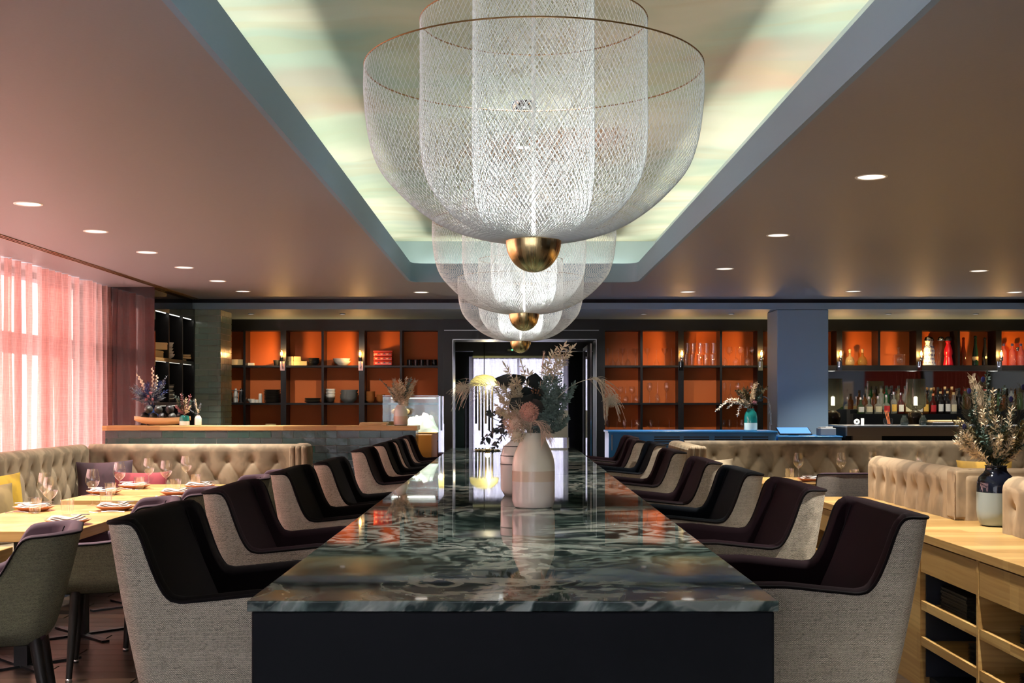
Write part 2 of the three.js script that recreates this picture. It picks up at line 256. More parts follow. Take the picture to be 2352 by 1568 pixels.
// air slot in the ceiling along the window
{
  const t = thing('air_slot', 'narrow bronze edged air slot in the ceiling along the pink curtain', 'vent');
  for (const o of [-0.028, 0, 0.028]) part(t, 'rail', span(-3.43 + o - 0.006, -3.43 + o + 0.006, CEIL - 0.006, CEIL, 3.0, 13.0), M.bronze);
  for (const o of [-0.014, 0.014]) part(t, 'slot', span(-3.43 + o - 0.008, -3.43 + o + 0.008, CEIL - 0.002, CEIL - 0.0005, 3.0, 13.0), M.black);
}
// recessed downlights
{
  const ring = lathe([[0.0645, 0.018], [0.0645, -0.001], [0.068, -0.003], [0.078, -0.003], [0.079, 0]], 40), cone = lathe([[0.064, 0], [0.058, 0.03], [0.048, 0.07]], 32), lens = new THREE.CircleGeometry(0.048, 24).rotateX(Math.PI / 2).translate(0, 0.068, 0), can = lathe([[0.0, 0.075], [0.06, 0.074], [0.072, 0.03], [0.072, 0.018]], 24);
  const sets = [[leftLights, 'window side'], [rightLights, 'right of the cove'], [farLights, 'far']];
  let first;
  for (const [list, where] of sets) list.forEach(([x, d], i) => {
    let o;
    const label = where === 'far' ? ['round downlight in the ceiling between the cove and the tiled column', 'round downlight in the ceiling just before the blue pillar', 'far right round downlight in the ceiling before the bar shelves', 'round downlight in the ceiling above the right banquette tables', 'round downlight in the ceiling above the right booths, out of frame'][i]
      : `${ORD[i]} round downlight from the front in the ceiling row ${where === 'window side' ? 'beside the pink curtain' : 'right of the cove'}`;
    if (!first) { first = o = thing('ceiling_downlight', label, 'downlight', [x, CEIL, -d], 0, 'recessed ceiling downlights'); part(o, 'trim_ring', ring, M.white); part(o, 'reflector', cone, M.reflector); part(o, 'lens', lens, M.lens); part(o, 'housing', can, M.darkSteel); }
    else o = copy(first, [x, CEIL, -d], 0, label);
    const l = new THREE.SpotLight(SPOT_COLOR, SPOT * (where === 'window side' ? 0.8 : 1), 0, 0.82, 0.75, 2); l.position.set(x, CEIL - 0.01, -d); l.target.position.set(x, 0, -d); l.castShadow = true; l.shadow.radius = 2; scene.add(l, l.target);
  });
}
// small surface spots under the soffit, washing the shelf walls
{
  const can = lathe([[0, 0], [0.034, 0], [0.036, -0.006], [0.030, -0.008]], 20), lens = new THREE.CircleGeometry(0.029, 20).rotateX(Math.PI / 2).translate(0, -0.0065, 0);
  [-3.0, -1.95, 1.5, 2.5, 4.3, 5.3, 6.3].forEach((x, i) => {
    const t = thing('shelf_spot', `${ORD[i]} small spot from the left under the soffit before the shelf wall`, 'spotlight', [x, SOFFIT, -13.75], 0, 'small spots under the soffit'); part(t, 'rim', can, M.blue); part(t, 'lens', lens, M.spotLens);
    const l = new THREE.SpotLight(SPOT_COLOR, SHELF * 1.3, 0, 0.76, 0.85, 2); l.position.set(x, SOFFIT - 0.02, -13.75); l.target.position.set(x, 1.0, -14.8); l.castShadow = true; l.shadow.radius = 1; scene.add(l, l.target);
  });
}
// sheer curtains in front of the long window
{
  const cm = phy([0.92, 0.46, 0.385], 0.55, { map: T.linen, transmission: 0.85, thickness: 0, ior: 1.1, specularIntensity: 0.1 });
  const fold = (d, k) => (0.046 + 0.016 * Math.sin(d * 7.3 + k)) * Math.sin(d * 38 + 2.1 * Math.sin(d * 4.7 + k) + 0.9 * Math.sin(d * 11.3)) + 0.010 * Math.sin(d * 83 + 2.2 * Math.sin(d * 9.1)) + 0.010 * Math.sin(d * 17 + k);
  const panel = (d0, d1, k, label) => one('sheer_curtain', label, 'curtain', grid(Math.round((d1 - d0) * 130), 6, (u, v) => { const d = d0 + (d1 - d0) * u, y = 0.02 + v * (CEIL - 0.024); return [-3.91 + fold(d, k) * (0.82 + 0.18 * (1 - v)) + 0.006 * Math.sin(d * 23 + 7 * v), y, -(d + 0.012 * Math.sin(v * 3 + d * 11)), d * 1.35, y]; }), cm, [0, 0, 0], 0, 'sheer pink window curtains');
  panel(3.0, 6.0, 0.4, 'sheer pink curtain nearest the camera beside the long window, left of the frame');
  panel(6.0, 9.25, 1.3, 'sheer pink curtain at the left edge of the picture');
  panel(9.25, 11.62, 2.1, 'sheer pink curtain hanging behind the left banquette corner');
}
// ---------------------------------------------------------------- long marble table
{
  const t = thing('marble_table', 'long high table with polished dark green marble top and black panel base', 'table', [0, 0, 0]);
  const cuts = [2.706, 5.128, 7.36, 9.42, 11.55];
  for (let i = 0; i < 4; i++) {
    const d0 = cuts[i] + (i ? 0.0012 : 0), d1 = cuts[i + 1] - 0.0012, g = span(-0.6, 0.6, 0.9255, 0.95, d0, d1, 0.003), p = g.attributes.position, n = g.attributes.normal, uv = g.attributes.uv;
    for (let k = 0; k < p.count; k++) uv.setXY(k, (-p.getZ(k) - d0) * (i % 2 ? -1 : 1) + i * 0.9 + (0.95 - p.getY(k)), p.getX(k) + i * 0.37 + (0.95 - p.getY(k)) * 0.6);
    part(t, 'marble_slab', g, M.marble);
  }
  part(t, 'end_panel', span(-0.592, 0.592, 0, 0.925, 2.716, 2.78, 0.006), M.blackMatte);
  part(t, 'end_panel', span(-0.45, 0.45, 0, 0.925, 11.40, 11.46, 0.004), M.blackMatte);
  part(t, 'spine', span(-0.05, 0.05, 0, 0.925, 2.78, 11.40), M.blackMatte);
}

// ---------------------------------------------------------------- upholstered shell chairs
// The shell is a U in plan; its top edge runs low along the arms and climbs to the back in an S.
function shellChair(c) {
  const pts = [], rc = c.rc, w = c.w, L = c.len;
  const side = []; const N = 26;
  for (let i = 0; i <= N; i++) { const t = i / N; side.push(L + (rc - L) * (1 - Math.pow(1 - t, 1.5))); }
  for (const x of side) pts.push([x, -w, 0, -1]);
  for (let i = 1; i <= 7; i++) { const a = i / 8 * Math.PI / 2; pts.push([rc - rc * Math.sin(a), -w + rc - rc * Math.cos(a), -Math.sin(a), -Math.cos(a)]); }
  for (let i = 0; i <= 8; i++) pts.push([0, -w + rc + (2 * w - 2 * rc) * i / 8, -1, 0]);
  for (let i = 1; i <= 7; i++) { const a = (1 - i / 8) * Math.PI / 2; pts.push([rc - rc * Math.sin(a), w - rc + rc * Math.cos(a), -Math.sin(a), Math.cos(a)]); }
  for (const x of side.slice().reverse()) pts.push([x, w, 0, 1]);
  const n = pts.length, arc = [0]; for (let i = 1; i < n; i++) arc.push(arc[i - 1] + Math.hypot(pts[i][0] - pts[i - 1][0], pts[i][1] - pts[i - 1][1]));
  const topOf = x => interp(c.top, x), H = c.top[0][1], lean = y => { const t = (H - y) / (H - c.y0); return c.lean * (0.75 * t + 0.25 * t * t); };
  const at = (i, y, inset) => {                                   // point on the shell at that height, moved inwards
    const [x, z, nx, nz] = pts[i], b = lean(y), round = Math.max(0, (c.y0 + c.round - y) / c.round), ins = inset + c.round * 0.8 * (1 - Math.sqrt(Math.max(0, 1 - round * round)));
    return [b + (L - b) * (x / L) - nx * ins, y, (z - nz * ins) * (1 - c.taper * (H - y) / (H - c.y0))];
  };
  const R = 12, outer = grid(n - 1, R, (u, v) => { const i = Math.round(u * (n - 1)), tp = topOf(pts[i][0]), lo = v < 0.34 ? v / 0.34 * c.round : 0, y = v < 0.34 ? c.y0 + lo : c.y0 + c.round + (tp - c.y0 - c.round) * (v - 0.34) / 0.66; return [...at(i, y, 0), arc[i], y]; });
  const lip = [[0, 0], [0.10, 0.006], [0.35, 0.011], [0.7, 0.010], [0.95, 0.002], [1, -0.012]];
  const inner = grid(n - 1, lip.length + 5, (u, v) => {
    const i = Math.round(u * (n - 1)), j = Math.round(v * (lip.length + 5)), tp = topOf(pts[i][0]), back = Math.max(0, -pts[i][2]);
    if (j < lip.length) return [...at(i, tp + lip[j][1], c.thick * lip[j][0]), arc[i], tp];
    const t = (j - lip.length + 1) / 6, y = tp - 0.012 + (c.seat - 0.03 - tp + 0.012) * t, q = at(i, y, c.thick * (1 + 0.1 * t)); q[0] += back * c.recline * t; return [...q, arc[i], y];
  });
  const frontCaps = [0, n - 1].map(i => grid(4, 8, (u, v) => { const tp = topOf(pts[i][0]), y = c.y0 + (tp + 0.009 - c.y0) * v; const q = at(i, y, c.thick * u * 1.05); q[0] += 0.012 * Math.sin(Math.PI * u); return q; }));
  const bottom = grid(n - 1, 1, (u, v) => { const i = Math.round(u * (n - 1)), q = at(i, c.y0 + 0.001, 0); return [q[0] * (1 - v) + (c.len * 0.5) * v, c.y0 + 0.001, q[2] * (1 - v)]; });
  const seatG = new RoundedBoxGeometry(L - c.recline - 0.02, c.seatT, 2 * (w - c.thick) - 0.01, 4, 0.035).translate(c.recline + (L - c.recline) / 2 + 0.02, c.seat - c.seatT / 2, 0);
  const pipe = tube(pts.map((_, i) => V(...at(i, topOf(pts[i][0]) + 0.001, -0.001))), c.pipe, n * 2, 6);
  const seam = [-1, 1].map(s => { const i = s < 0 ? N + 4 : n - N - 5, q = []; for (let k = 0; k <= 8; k++) { const t = k / 8, tp = topOf(pts[i][0]), y = tp - 0.012 + (c.seat - tp) * t, b = at(i, y, c.thick * (1 + 0.1 * t) + 0.001); b[0] += Math.max(0, -pts[i][2]) * c.recline * t; q.push(V(...b)); } return tube(q, 0.0022, 12, 5); });
  const legs = [[0.1 + c.lean * 0.6, -1], [0.1 + c.lean * 0.6, 1], [L - 0.05, -1], [L - 0.05, 1]].map(([x, s], k) => {
    const top = V(x, c.y0 + 0.03, s * (w - 0.075)), foot = V(x + (k < 2 ? -0.07 : 0.03), 0.012, s * (w - 0.045)), g = new THREE.CylinderGeometry(0.026, 0.015, top.distanceTo(foot), 8); g.applyQuaternion(new THREE.Quaternion().setFromUnitVectors(V(0, 1, 0), top.clone().sub(foot).normalize())); g.translate((top.x + foot.x) / 2, (top.y + foot.y) / 2, (top.z + foot.z) / 2); return [g, foot];
  });
  const foot = lathe([[0, -0.012], [0.016, -0.012], [0.0165, -0.002], [0.014, 0.006], [0, 0.006]], 12);
  return { outer, inner: mg([inner, ...frontCaps]), bottom, seatG, pipe, seam, legs, foot };
}
function buildChair(G, name, label, cat, shellMat, lining, pos, turn, group, rest) {
  const t = thing(name, label, cat, pos, turn, group);
  part(t, 'shell', G.outer, shellMat); part(t, 'underside', G.bottom, M.leg); part(t, 'lining', G.inner, lining); part(t, 'seat', G.seatG, lining); part(t, 'piping', G.pipe, M.piping); for (const s of G.seam) part(t, 'seam', s, M.piping);
  for (const [g, f] of G.legs) { const l = part(t, 'leg', g, M.leg); const fm = part(l, 'ferrule', G.foot, M.steel); fm.position.copy(f); }
  if (rest) part(t, 'footrest', rest, M.steel);
  return t;
}
const stoolG = shellChair({ len: 0.47, w: 0.31, rc: 0.075, y0: 0.55, round: 0.05, lean: 0.105, taper: 0.06, thick: 0.055, recline: 0.10, seat: 0.72, seatT: 0.12, pipe: 0.0046,
  top: [[0, 1.091], [0.06, 1.095], [0.078, 1.093], [0.09, 1.080], [0.099, 1.055], [0.109, 1.01], [0.123, 0.955], [0.136, 0.922], [0.152, 0.902], [0.18, 0.895], [0.27, 0.903], [0.38, 0.914], [0.47, 0.914]] });
const stoolRest = mg([tube([V(0.09, 0.26, -0.27), V(0.09, 0.26, 0.27)], 0.009, 4, 8), tube([V(0.43, 0.26, -0.27), V(0.43, 0.26, 0.27)], 0.009, 4, 8), tube([V(0.09, 0.26, -0.268), V(0.43, 0.26, -0.268)], 0.009, 4, 8), tube([V(0.09, 0.26, 0.268), V(0.43, 0.26, 0.268)], 0.009, 4, 8)]);
{
  const left = [[3.0, -1.032], [3.98, -1.045], [5.02, -1.027], [5.79, -0.972], [7.25, -0.985], [8.24, -0.967], [8.98, -0.955], [9.9, -0.955]];
  const right = [[3.13, 1.102], [4.09, 1.083], [4.97, 1.050], [5.85, 1.03], [7.05, 1.028], [8.27, 1.064], [8.98, 1.0], [9.9, 1.045]];
  const rightMat = [M.plum, M.plum, M.navyVelvet, M.plum, M.plum, M.navyVelvet, M.plum, M.plum];
  left.forEach(([d, x], i) => buildChair(stoolG, 'bar_stool', `${ORD[i]} tweed shell stool from the front with black lining, left side of the marble table`, 'stool', M.tweed, i % 3 === 0 ? M.ink : i % 3 === 1 ? M.plum : M.ink, [x, 0, -(d + 0.31)], 0, 'stools along the marble table', stoolRest));
  right.forEach(([d, x], i) => buildChair(stoolG, 'bar_stool', `${ORD[i]} tweed shell stool from the front with ${rightMat[i] === M.plum ? 'plum' : 'navy'} lining, right side of the marble table`, 'stool', M.tweed, rightMat[i], [x, 0, -(d + 0.31)], Math.PI, 'stools along the marble table', stoolRest));
}
const chairG = shellChair({ len: 0.56, w: 0.28, rc: 0.12, y0: 0.43, round: 0.09, lean: 0.12, taper: 0.08, thick: 0.05, recline: 0.10, seat: 0.52, seatT: 0.08, pipe: 0.0045,
  top: [[0, 0.875], [0.06, 0.872], [0.19, 0.862], [0.212, 0.852], [0.232, 0.825], [0.252, 0.775], [0.27, 0.735], [0.29, 0.705], [0.32, 0.692], [0.40, 0.685], [0.56, 0.680]] });
{
  const list = [[5.015, -1.80, 'nearest olive tweed armchair at the left edge by the closest wooden table'], [6.36, -1.76, 'olive tweed armchair half hidden behind the first stool, near end of the nearer set table'], [7.10, -1.71, 'olive tweed armchair behind the second stool, at the far end of the nearer set table'], [8.32, -1.68, 'olive tweed armchair behind the third stool, at the near end of the farther set table'], [8.98, -1.64, 'olive tweed armchair at the far end of the farther set table by the banquette']];
  list.forEach(([d, x, l], i) => buildChair(chairG, 'dining_chair', l, 'chair', M.olive, M.plumLight, [x, 0, -d], Math.PI + [0.33, 0.28, 0.26, 0.18, 0.16][i], 'olive dining armchairs', null));
  buildChair(chairG, 'dining_chair', 'grey tweed armchair with its back to the camera beside the tufted right booth', 'chair', phy([1.75, 1.55, 2.1], 0.95, { map: T.olive }), M.plumLight, [2.52, 0, -8.62], Math.PI / 2, 'olive dining armchairs', null);
}

// ---------------------------------------------------------------- mesh chandeliers
{
  const X = 0.057, prof = {
    outer: [[0.465, 2.314], [0.467, 2.26], [0.464, 2.204], [0.452, 2.116], [0.426, 2.041], [0.375, 1.979], [0.32, 1.93], [0.248, 1.885], [0.164, 1.856], [0.1, 1.845], [0.07, 1.843]],
    middle: [[0.313, 2.447], [0.313, 2.30], [0.312, 2.10], [0.297, 2.019], [0.268, 1.966], [0.226, 1.917], [0.145, 1.868], [0.09, 1.850], [0.066, 1.846]],
    inner: [[0.168, 2.60], [0.168, 2.30], [0.167, 2.02], [0.158, 1.945], [0.138, 1.895], [0.10, 1.862], [0.062, 1.848]],
  };
  function wires(p, count, turns, seg, r) {
    const curve = new THREE.CatmullRomCurve3(p.map(([a, y]) => V(a, y, 0)), false, 'centripetal'), sp = curve.getSpacedPoints(seg), pos = [], nor = [], idx = [];
    for (const dir of [-1, 1]) for (let k = 0; k < count; k++) {
      const base = pos.length / 3, ph = k / count * Math.PI * 2;
      for (let i = 0; i <= seg; i++) {
        const a = ph + dir * turns * i / seg, ca = Math.cos(a), sa = Math.sin(a), q = sp[i], q2 = sp[Math.min(seg, i + 1)], q1 = sp[Math.max(0, i - 1)];
        const tr = (q2.x - q1.x), ty = (q2.y - q1.y), l = Math.hypot(tr, ty) || 1, nr = -ty / l, ny = tr / l;        // across the sheet
        const th = dir * turns / seg * q.x, sl = Math.hypot(th, l / 2) || 1, ax = l / 2 / sl, bt = th / sl;           // sideways, within the sheet
        for (let s = 0; s < 3; s++) {
          const c = Math.cos(s * 2.0944 + 0.3), d = Math.sin(s * 2.0944 + 0.3);
          const vr = nr * c - (tr / l) * bt * d, vy = ny * c - (ty / l) * bt * d, vt = ax * d;
          const rad = q.x + dir * r * 0.5 * nr, y = q.y + dir * r * 0.5 * ny;
          pos.push((rad + vr * r) * ca - vt * r * sa, y + vy * r, (rad + vr * r) * sa + vt * r * ca);
          nor.push(vr * ca - vt * sa, vy, vr * sa + vt * ca);
        }
        if (i) for (let s = 0; s < 3; s++) { const a0 = base + (i - 1) * 3 + s, b0 = base + (i - 1) * 3 + (s + 1) % 3; idx.push(a0, b0, a0 + 3, b0, b0 + 3, a0 + 3); }
      }
    }
    const g = new THREE.BufferGeometry(); g.setAttribute('position', new THREE.Float32BufferAttribute(pos, 3)); g.setAttribute('normal', new THREE.Float32BufferAttribute(nor, 3)); g.setIndex(idx); return g;
  }
  const G = { outer: wires(prof.outer, 150, 1.0, 36, 0.00062), middle: wires(prof.middle, 120, 1.55, 40, 0.00062), inner: wires(prof.inner, 80, 2.9, 44, 0.00068) };
  const ringOf = ([r, y]) => new THREE.TorusGeometry(r, 0.0022, 6, 96).rotateX(Math.PI / 2).translate(0, y, 0);
  const ball = []; for (let i = 0; i <= 16; i++) { const a = i / 16 * Math.PI / 2; ball.push([0.0765 * Math.sin(a), 1.842 - 0.086 * Math.cos(a)]); }
  ball.push([0.0765, 1.846], [0.070, 1.846], [0.068, 1.84]);
  const D = [3.32, 6.1, 8.9], names = ['large mesh bowl chandelier with brass half ball, nearest the camera', 'mesh bowl chandelier with brass half ball, middle one of three over the table', 'mesh bowl chandelier with brass half ball, farthest of three before the doorway'];
  let proto;
  D.forEach((d, i) => {
    let t;
    if (!proto) {
      proto = t = thing('mesh_chandelier', names[0], 'chandelier', [X, 0, -d], 0, 'mesh chandeliers over the table');
      for (const k of ['outer', 'middle', 'inner']) { const s = part(t, k + '_mesh', G[k], M.wire); part(s, 'rim', ringOf(prof[k][0]), M.bronze); }
      part(t, 'half_ball', lathe(ball, 64), M.brass);
      part(t, 'led_disc', new THREE.CircleGeometry(0.066, 32).rotateX(-Math.PI / 2).translate(0, 1.842, 0), glow(RGB(1, 0.98, 0.92), 5));
      part(t, 'stem', cyl(0.0055, 0.0055, TOP - 1.845 - 0.03, 1.845, 12), M.whiteGloss);
      part(t, 'canopy', lathe([[0, TOP - 0.045], [0.035, TOP - 0.044], [0.062, TOP - 0.03], [0.072, TOP - 0.008], [0.073, TOP]], 32), M.chrome);
    } else t = copy(proto, [X, 0, -d], 0.37 * i, names[i]);
    const l = new THREE.SpotLight(RGB(0.95, 1.0, 0.98), CHANDELIER, 0, 1.45, 0.25, 2); l.position.set(X, 1.852, -d); l.target.position.set(X, 3, -d); l.castShadow = true; l.shadow.radius = 2.5; scene.add(l, l.target);
  });
  // small surface spots on the cove ceiling, aimed down at the marble
  [4.0, 6.8, 9.6].forEach((d, k) => {
    const t = thing('cove_spot', `${['nearest', 'middle', 'farthest'][k]} small silver spotlight on the cove ceiling between the chandeliers`, 'spotlight', [0.06, TOP, -d], 0, 'spotlights on the cove ceiling');
    part(t, 'base', cyl(0.05, 0.05, 0.012, -0.012, 28), M.white); part(t, 'head', lathe([[0.030, -0.012], [0.040, -0.03], [0.042, -0.075], [0.039, -0.078]], 28), M.chrome); part(t, 'lens', new THREE.CircleGeometry(0.038, 24).rotateX(Math.PI / 2).translate(0, -0.072, 0), M.lens);
    const l = new THREE.SpotLight(SPOT_COLOR, TABLE_SPOT, 0, 0.62, 0.6, 2); l.position.set(0.06, TOP - 0.085, -d); l.target.position.set(0, 0.9, -d); l.castShadow = true; l.shadow.radius = 1.5; scene.add(l, l.target);
  });
}
// ---------------------------------------------------------------- tufted upholstery
// A padded sheet W by H (x right, y up, z towards the sitter) with rows of buttons; folds run between buttons and on to the edges. It rolls over the top.
function tuft(W, H, rows, sp, x0, amp, thick, step = 0.011) {
  const b = rows.map((y, r) => { const a = []; for (let k = -1; k * sp + x0 < W + sp; k++) a.push([x0 + k * sp + (r % 2 ? sp / 2 : 0), y]); return a; });
  const seg = []; b.forEach((row, r) => row.forEach(([x, y]) => {
    if (r === 0) seg.push([x, y, x, H + 0.3]);
    if (r === rows.length - 1) seg.push([x, y, x, -0.3]);
    else for (const [x2, y2] of b[r + 1]) if (Math.abs(x2 - x) < sp * 0.6) seg.push([x, y, x2, y2]);
  }));
  const near = (x, y, s) => { const dx = s[2] - s[0], dy = s[3] - s[1], t = Math.max(0, Math.min(1, ((x - s[0]) * dx + (y - s[1]) * dy) / (dx * dx + dy * dy))); return Math.hypot(x - s[0] - t * dx, y - s[1] - t * dy); };
  const z = (x, y) => {
    let m = 9, p = 9, fadeTop = 1; for (const s of seg) if (Math.abs((s[0] + s[2]) / 2 - x) < sp) m = Math.min(m, near(x, y, s)); for (const row of b) for (const q of row) if (Math.abs(q[0] - x) < 0.2) p = Math.min(p, Math.hypot(x - q[0], y - q[1]));
    if (y > rows[0]) fadeTop = 1 - 0.9 * sm(rows[0] - 0.02, rows[0] + (H - rows[0]) * 0.75, y);
    const crease = Math.exp(-Math.pow(m / 0.009, 1.2));
    const edge = Math.min(1, Math.min(x, W - x) / 0.03);
    return amp * (1 - 0.30 * fadeTop * crease - 0.36 * Math.exp(-Math.pow(m / 0.055, 1.6)) * fadeTop) - Math.max(1.15 * amp, 0.03) * Math.exp(-Math.pow(p / 0.027, 1.15)) - 0.02 * (1 - Math.sqrt(Math.max(0, 1 - (1 - edge) * (1 - edge))));
  };
  const nu = Math.round(W / step), nv = Math.round(H / step), roll = 10, R = thick / 2;
  const g = grid(nu, nv + roll + 2, (u, v) => {
    const x = u * W, j = Math.round(v * (nv + roll + 2));
    if (j <= nv) { const y = (H - R) * j / nv; return [x, y, z(x, y), x, y]; }
    if (j <= nv + roll) { const a = (j - nv) / roll * Math.PI, zz = z(x, H - R + R * Math.sin(a) * 0.99), rr_ = R + zz * 0.5 * (1 + Math.cos(a)) * 0.8; return [x, H - R + R * Math.sin(a) * (1 + 0.3 * zz), zz * (1 + Math.cos(a)) / 2 - R + R * Math.cos(a), x, H + a * R]; }
    return [x, (H - R) * (1 - (j - nv - roll) / 2), -2 * R, x, y0(j)];
  });
  function y0(j) { return H + 0.3 + j * 0.02; }
  const buttons = []; b.forEach((row, r) => row.forEach(([x, y]) => { if (x > 0.02 && x < W - 0.02 && y > 0.03) buttons.push([x, y, z(x, y) + 0.004]); }));
  return { g, buttons };
}
const buttonG = new THREE.SphereGeometry(0.011, 10, 6).scale(1, 1, 0.5);
function tuftedBack(parent, W, H, rows, sp, x0, amp, thick, mat, pos, turn, step) {
  const t = tuft(W, H, rows, sp, x0, amp, thick, step), m = part(parent, 'tufted_back', t.g, mat); m.position.set(...pos); m.rotation.y = turn;
  for (const [x, y, z] of t.buttons) { const k = part(m, 'button', buttonG, M.button); k.position.set(x, y, z); }
  return m;
}
function pillow(w, h, t) {
  return grid(20, 40, (u, v) => {
    const a = v * Math.PI * 2, x = (u - 0.5) * 2; // round bag squeezed to a square
    const s = Math.cos(a), f = Math.sin(a), e = Math.pow(Math.abs(x), 1), ww = 1 - 0.06 * (1 - x * x);
    const y = Math.sign(s) * Math.pow(Math.abs(s), 0.55), bulge = Math.pow(Math.max(0, 1 - Math.pow(Math.abs(x), 2.6)), 0.7) * Math.pow(Math.max(0, 1 - Math.pow(Math.abs(y), 2.4)), 0.7);
    return [x * w / 2 * (1 - 0.07 * (1 - y * y) * e), y * h / 2 * (1 - 0.07 * (1 - x * x)), Math.sign(f) * t / 2 * bulge, x * w / 2, y * h / 2 + (f > 0 ? 1 : 0)];
  });
}
// ---------------------------------------------------------------- left banquette: a run along the curtain and one along the tiled counter
{
  const t = thing('corner_banquette', 'beige tufted velvet corner banquette under the pink curtain and along the tiled counter', 'banquette');
  tuftedBack(t, 6.42, 0.58, [0.43, 0.28, 0.13], 0.213, 0.1, 0.030, 0.12, M.velvet, [-3.70, 0.447, -4.0], Math.PI / 2, 0.016);   // faces right
  t.children[0].rotation.y = Math.PI / 2; t.children[0].position.z = -4.0;
  tuftedBack(t, 1.80, 0.58, [0.43, 0.28, 0.13], 0.213, 0.155, 0.026, 0.12, M.velvet, [-3.70, 0.447, -10.46], 0, 0.011);
  // rolled end with upright flutes
  const flute = (x, z, r, d) => { const g = new THREE.CapsuleGeometry(r, 0.58 - 2 * r, 5, 16).scale(1, 1, d); g.translate(x, 0.447 + 0.285, z); return g; };
  part(t, 'end_roll', bx(0.16, 0.585, 0.30, -1.834, 0.447 + 0.2925, -10.42, 0.045), M.velvet);
  for (let k = 0; k < 3; k++) part(t, 'flute', flute(-1.885 + 0.05 * k, -10.275, 0.03, 0.9), M.velvet);
  part(t, 'seat_cushion', span(-3.7, -3.14, 0.30, 0.455, 4.0, 9.85, 0.04), M.velvet); part(t, 'seat_cushion', span(-3.7, -1.76, 0.30, 0.455, 9.87, 10.46, 0.04), M.velvet);
  part(t, 'plinth', span(-3.68, -3.2, 0, 0.31, 4.02, 10.4), M.navy); part(t, 'plinth', span(-3.2, -1.8, 0, 0.31, 9.95, 10.44), M.navy);
}
{
  const put = (label, mat, w, h, t, pos, ry, rx, rz = 0) => { const g = thing('throw_cushion', label, 'cushion', pos, ry, 'cushions on the left banquette'); const m = part(g, 'cover', pillow(w, h, t), mat); m.rotation.set(rx, 0, rz); return g; };
  put('plum velvet cushion leaning in the banquette corner', phy([0.055, 0.024, 0.034], 0.8, { sheen: 0.3, sheenColor: RGB(0.4, 0.25, 0.3), map: T.nap }), 0.46, 0.44, 0.16, [-3.44, 0.68, -10.13], 0.28, -0.22, 0.03);
  put('small wine red cushion lying in front of the plum one', phy([0.22, 0.02, 0.03], 0.8, { sheen: 0.5, sheenColor: RGB(0.6, 0.2, 0.2), map: T.nap }), 0.44, 0.36, 0.13, [-3.04, 0.648, -9.80], 0.05, -0.22);
  put('bright mustard yellow cushion at the left edge', phy([0.40, 0.24, 0.01], 0.8, { sheen: 0.5, sheenColor: RGB(0.7, 0.5, 0.1), map: T.nap }), 0.44, 0.44, 0.15, [-3.56, 0.675, -8.35], 1.25, -0.12);
  put('olive gold cushion on the window banquette beside the set table', phy([0.21, 0.14, 0.05], 0.8, { sheen: 0.5, sheenColor: RGB(0.5, 0.4, 0.2), map: T.nap }), 0.46, 0.40, 0.16, [-3.44, 0.655, -7.86], 1.1, -0.2);
}
// ---------------------------------------------------------------- wooden dining tables
function diningTable(x0, x1, d0, d1, label, turnBase = 0) {
  const t = thing('dining_table', label, 'table', [(x0 + x1) / 2, 0, -(d0 + d1) / 2], 0, 'wooden dining tables'), w = x1 - x0, d = d1 - d0;
  part(t, 'table_top', bx(w, 0.055, d, 0, 0.7225, 0, 0.004), M.wood);
  const bases = d > 1.2 ? [-d * 0.28, d * 0.28] : w > 1.2 ? null : [0];
  for (const z of bases || [0]) for (const x of bases ? [0] : [-w * 0.3, w * 0.3]) {
    part(t, 'column', bx(0.07, 0.69, 0.07, x, 0.352, z), M.darkSteel); part(t, 'top_bracket', bx(0.4, 0.008, 0.4, x, 0.69, z), M.darkSteel);
    const f = mg([bx(0.62, 0.012, 0.045, 0, 0, 0).rotateY(0.78), bx(0.62, 0.012, 0.045, 0, 0, 0).rotateY(-0.78)]); const fm = part(t, 'cross_foot', f, M.darkSteel); fm.position.set(x, 0.006, z);
  }
  return t;
}
diningTable(-2.97, -2.235, 3.85, 5.37, 'maple dining table cut by the lower left edge of the picture');
diningTable(-2.97, -2.2, 6.0, 7.53, 'nearer set maple dining table on the left');
diningTable(-2.97, -2.2, 7.88, 9.39, 'farther set maple dining table by the banquette corner');
diningTable(1.72, 3.02, 9.5, 10.26, 'maple dining table before the right banquette, partly hidden by stools');
diningTable(3.12, 4.42, 9.5, 10.26, 'maple dining table before the right banquette, behind the tufted booth');

// ---------------------------------------------------------------- table settings
const glassG = lathe([[0.036, 0.0], [0.036, 0.0015], [0.02, 0.004], [0.005, 0.009], [0.0038, 0.02], [0.0036, 0.095], [0.0055, 0.103], [0.018, 0.112], [0.034, 0.130], [0.041, 0.148], [0.0425, 0.16], [0.040, 0.182], [0.0345, 0.208], [0.0305, 0.228], [0.0312, 0.2285]], 28);
const wineG = lathe([[0, 0.1115], [0.0175, 0.1135], [0.0330, 0.131], [0.0385, 0.144], [0, 0.144]], 24);
const tumblerG = mg([lathe([[0, 0.001], [0.026, 0], [0.029, 0.004], [0.038, 0.088], [0.039, 0.092], [0.0375, 0.091], [0.033, 0.028], [0, 0.024]], 28)]);
const ribG = (() => { const l = []; for (let k = 0; k < 16; k++) { const a = k / 16 * Math.PI * 2; l.push(tube([V(0.0305 * Math.cos(a), 0.014, 0.0305 * Math.sin(a)), V(0.0352 * Math.cos(a), 0.055, 0.0352 * Math.sin(a))], 0.0014, 3, 4)); } return mg(l); })();
const plateG = lathe([[0, 0.004], [0.06, 0.004], [0.064, 0.0], [0.072, 0.0], [0.078, 0.006], [0.108, 0.020], [0.117, 0.0265], [0.118, 0.0285], [0.115, 0.0285], [0.085, 0.0155], [0.07, 0.0115], [0, 0.0105]], 40);
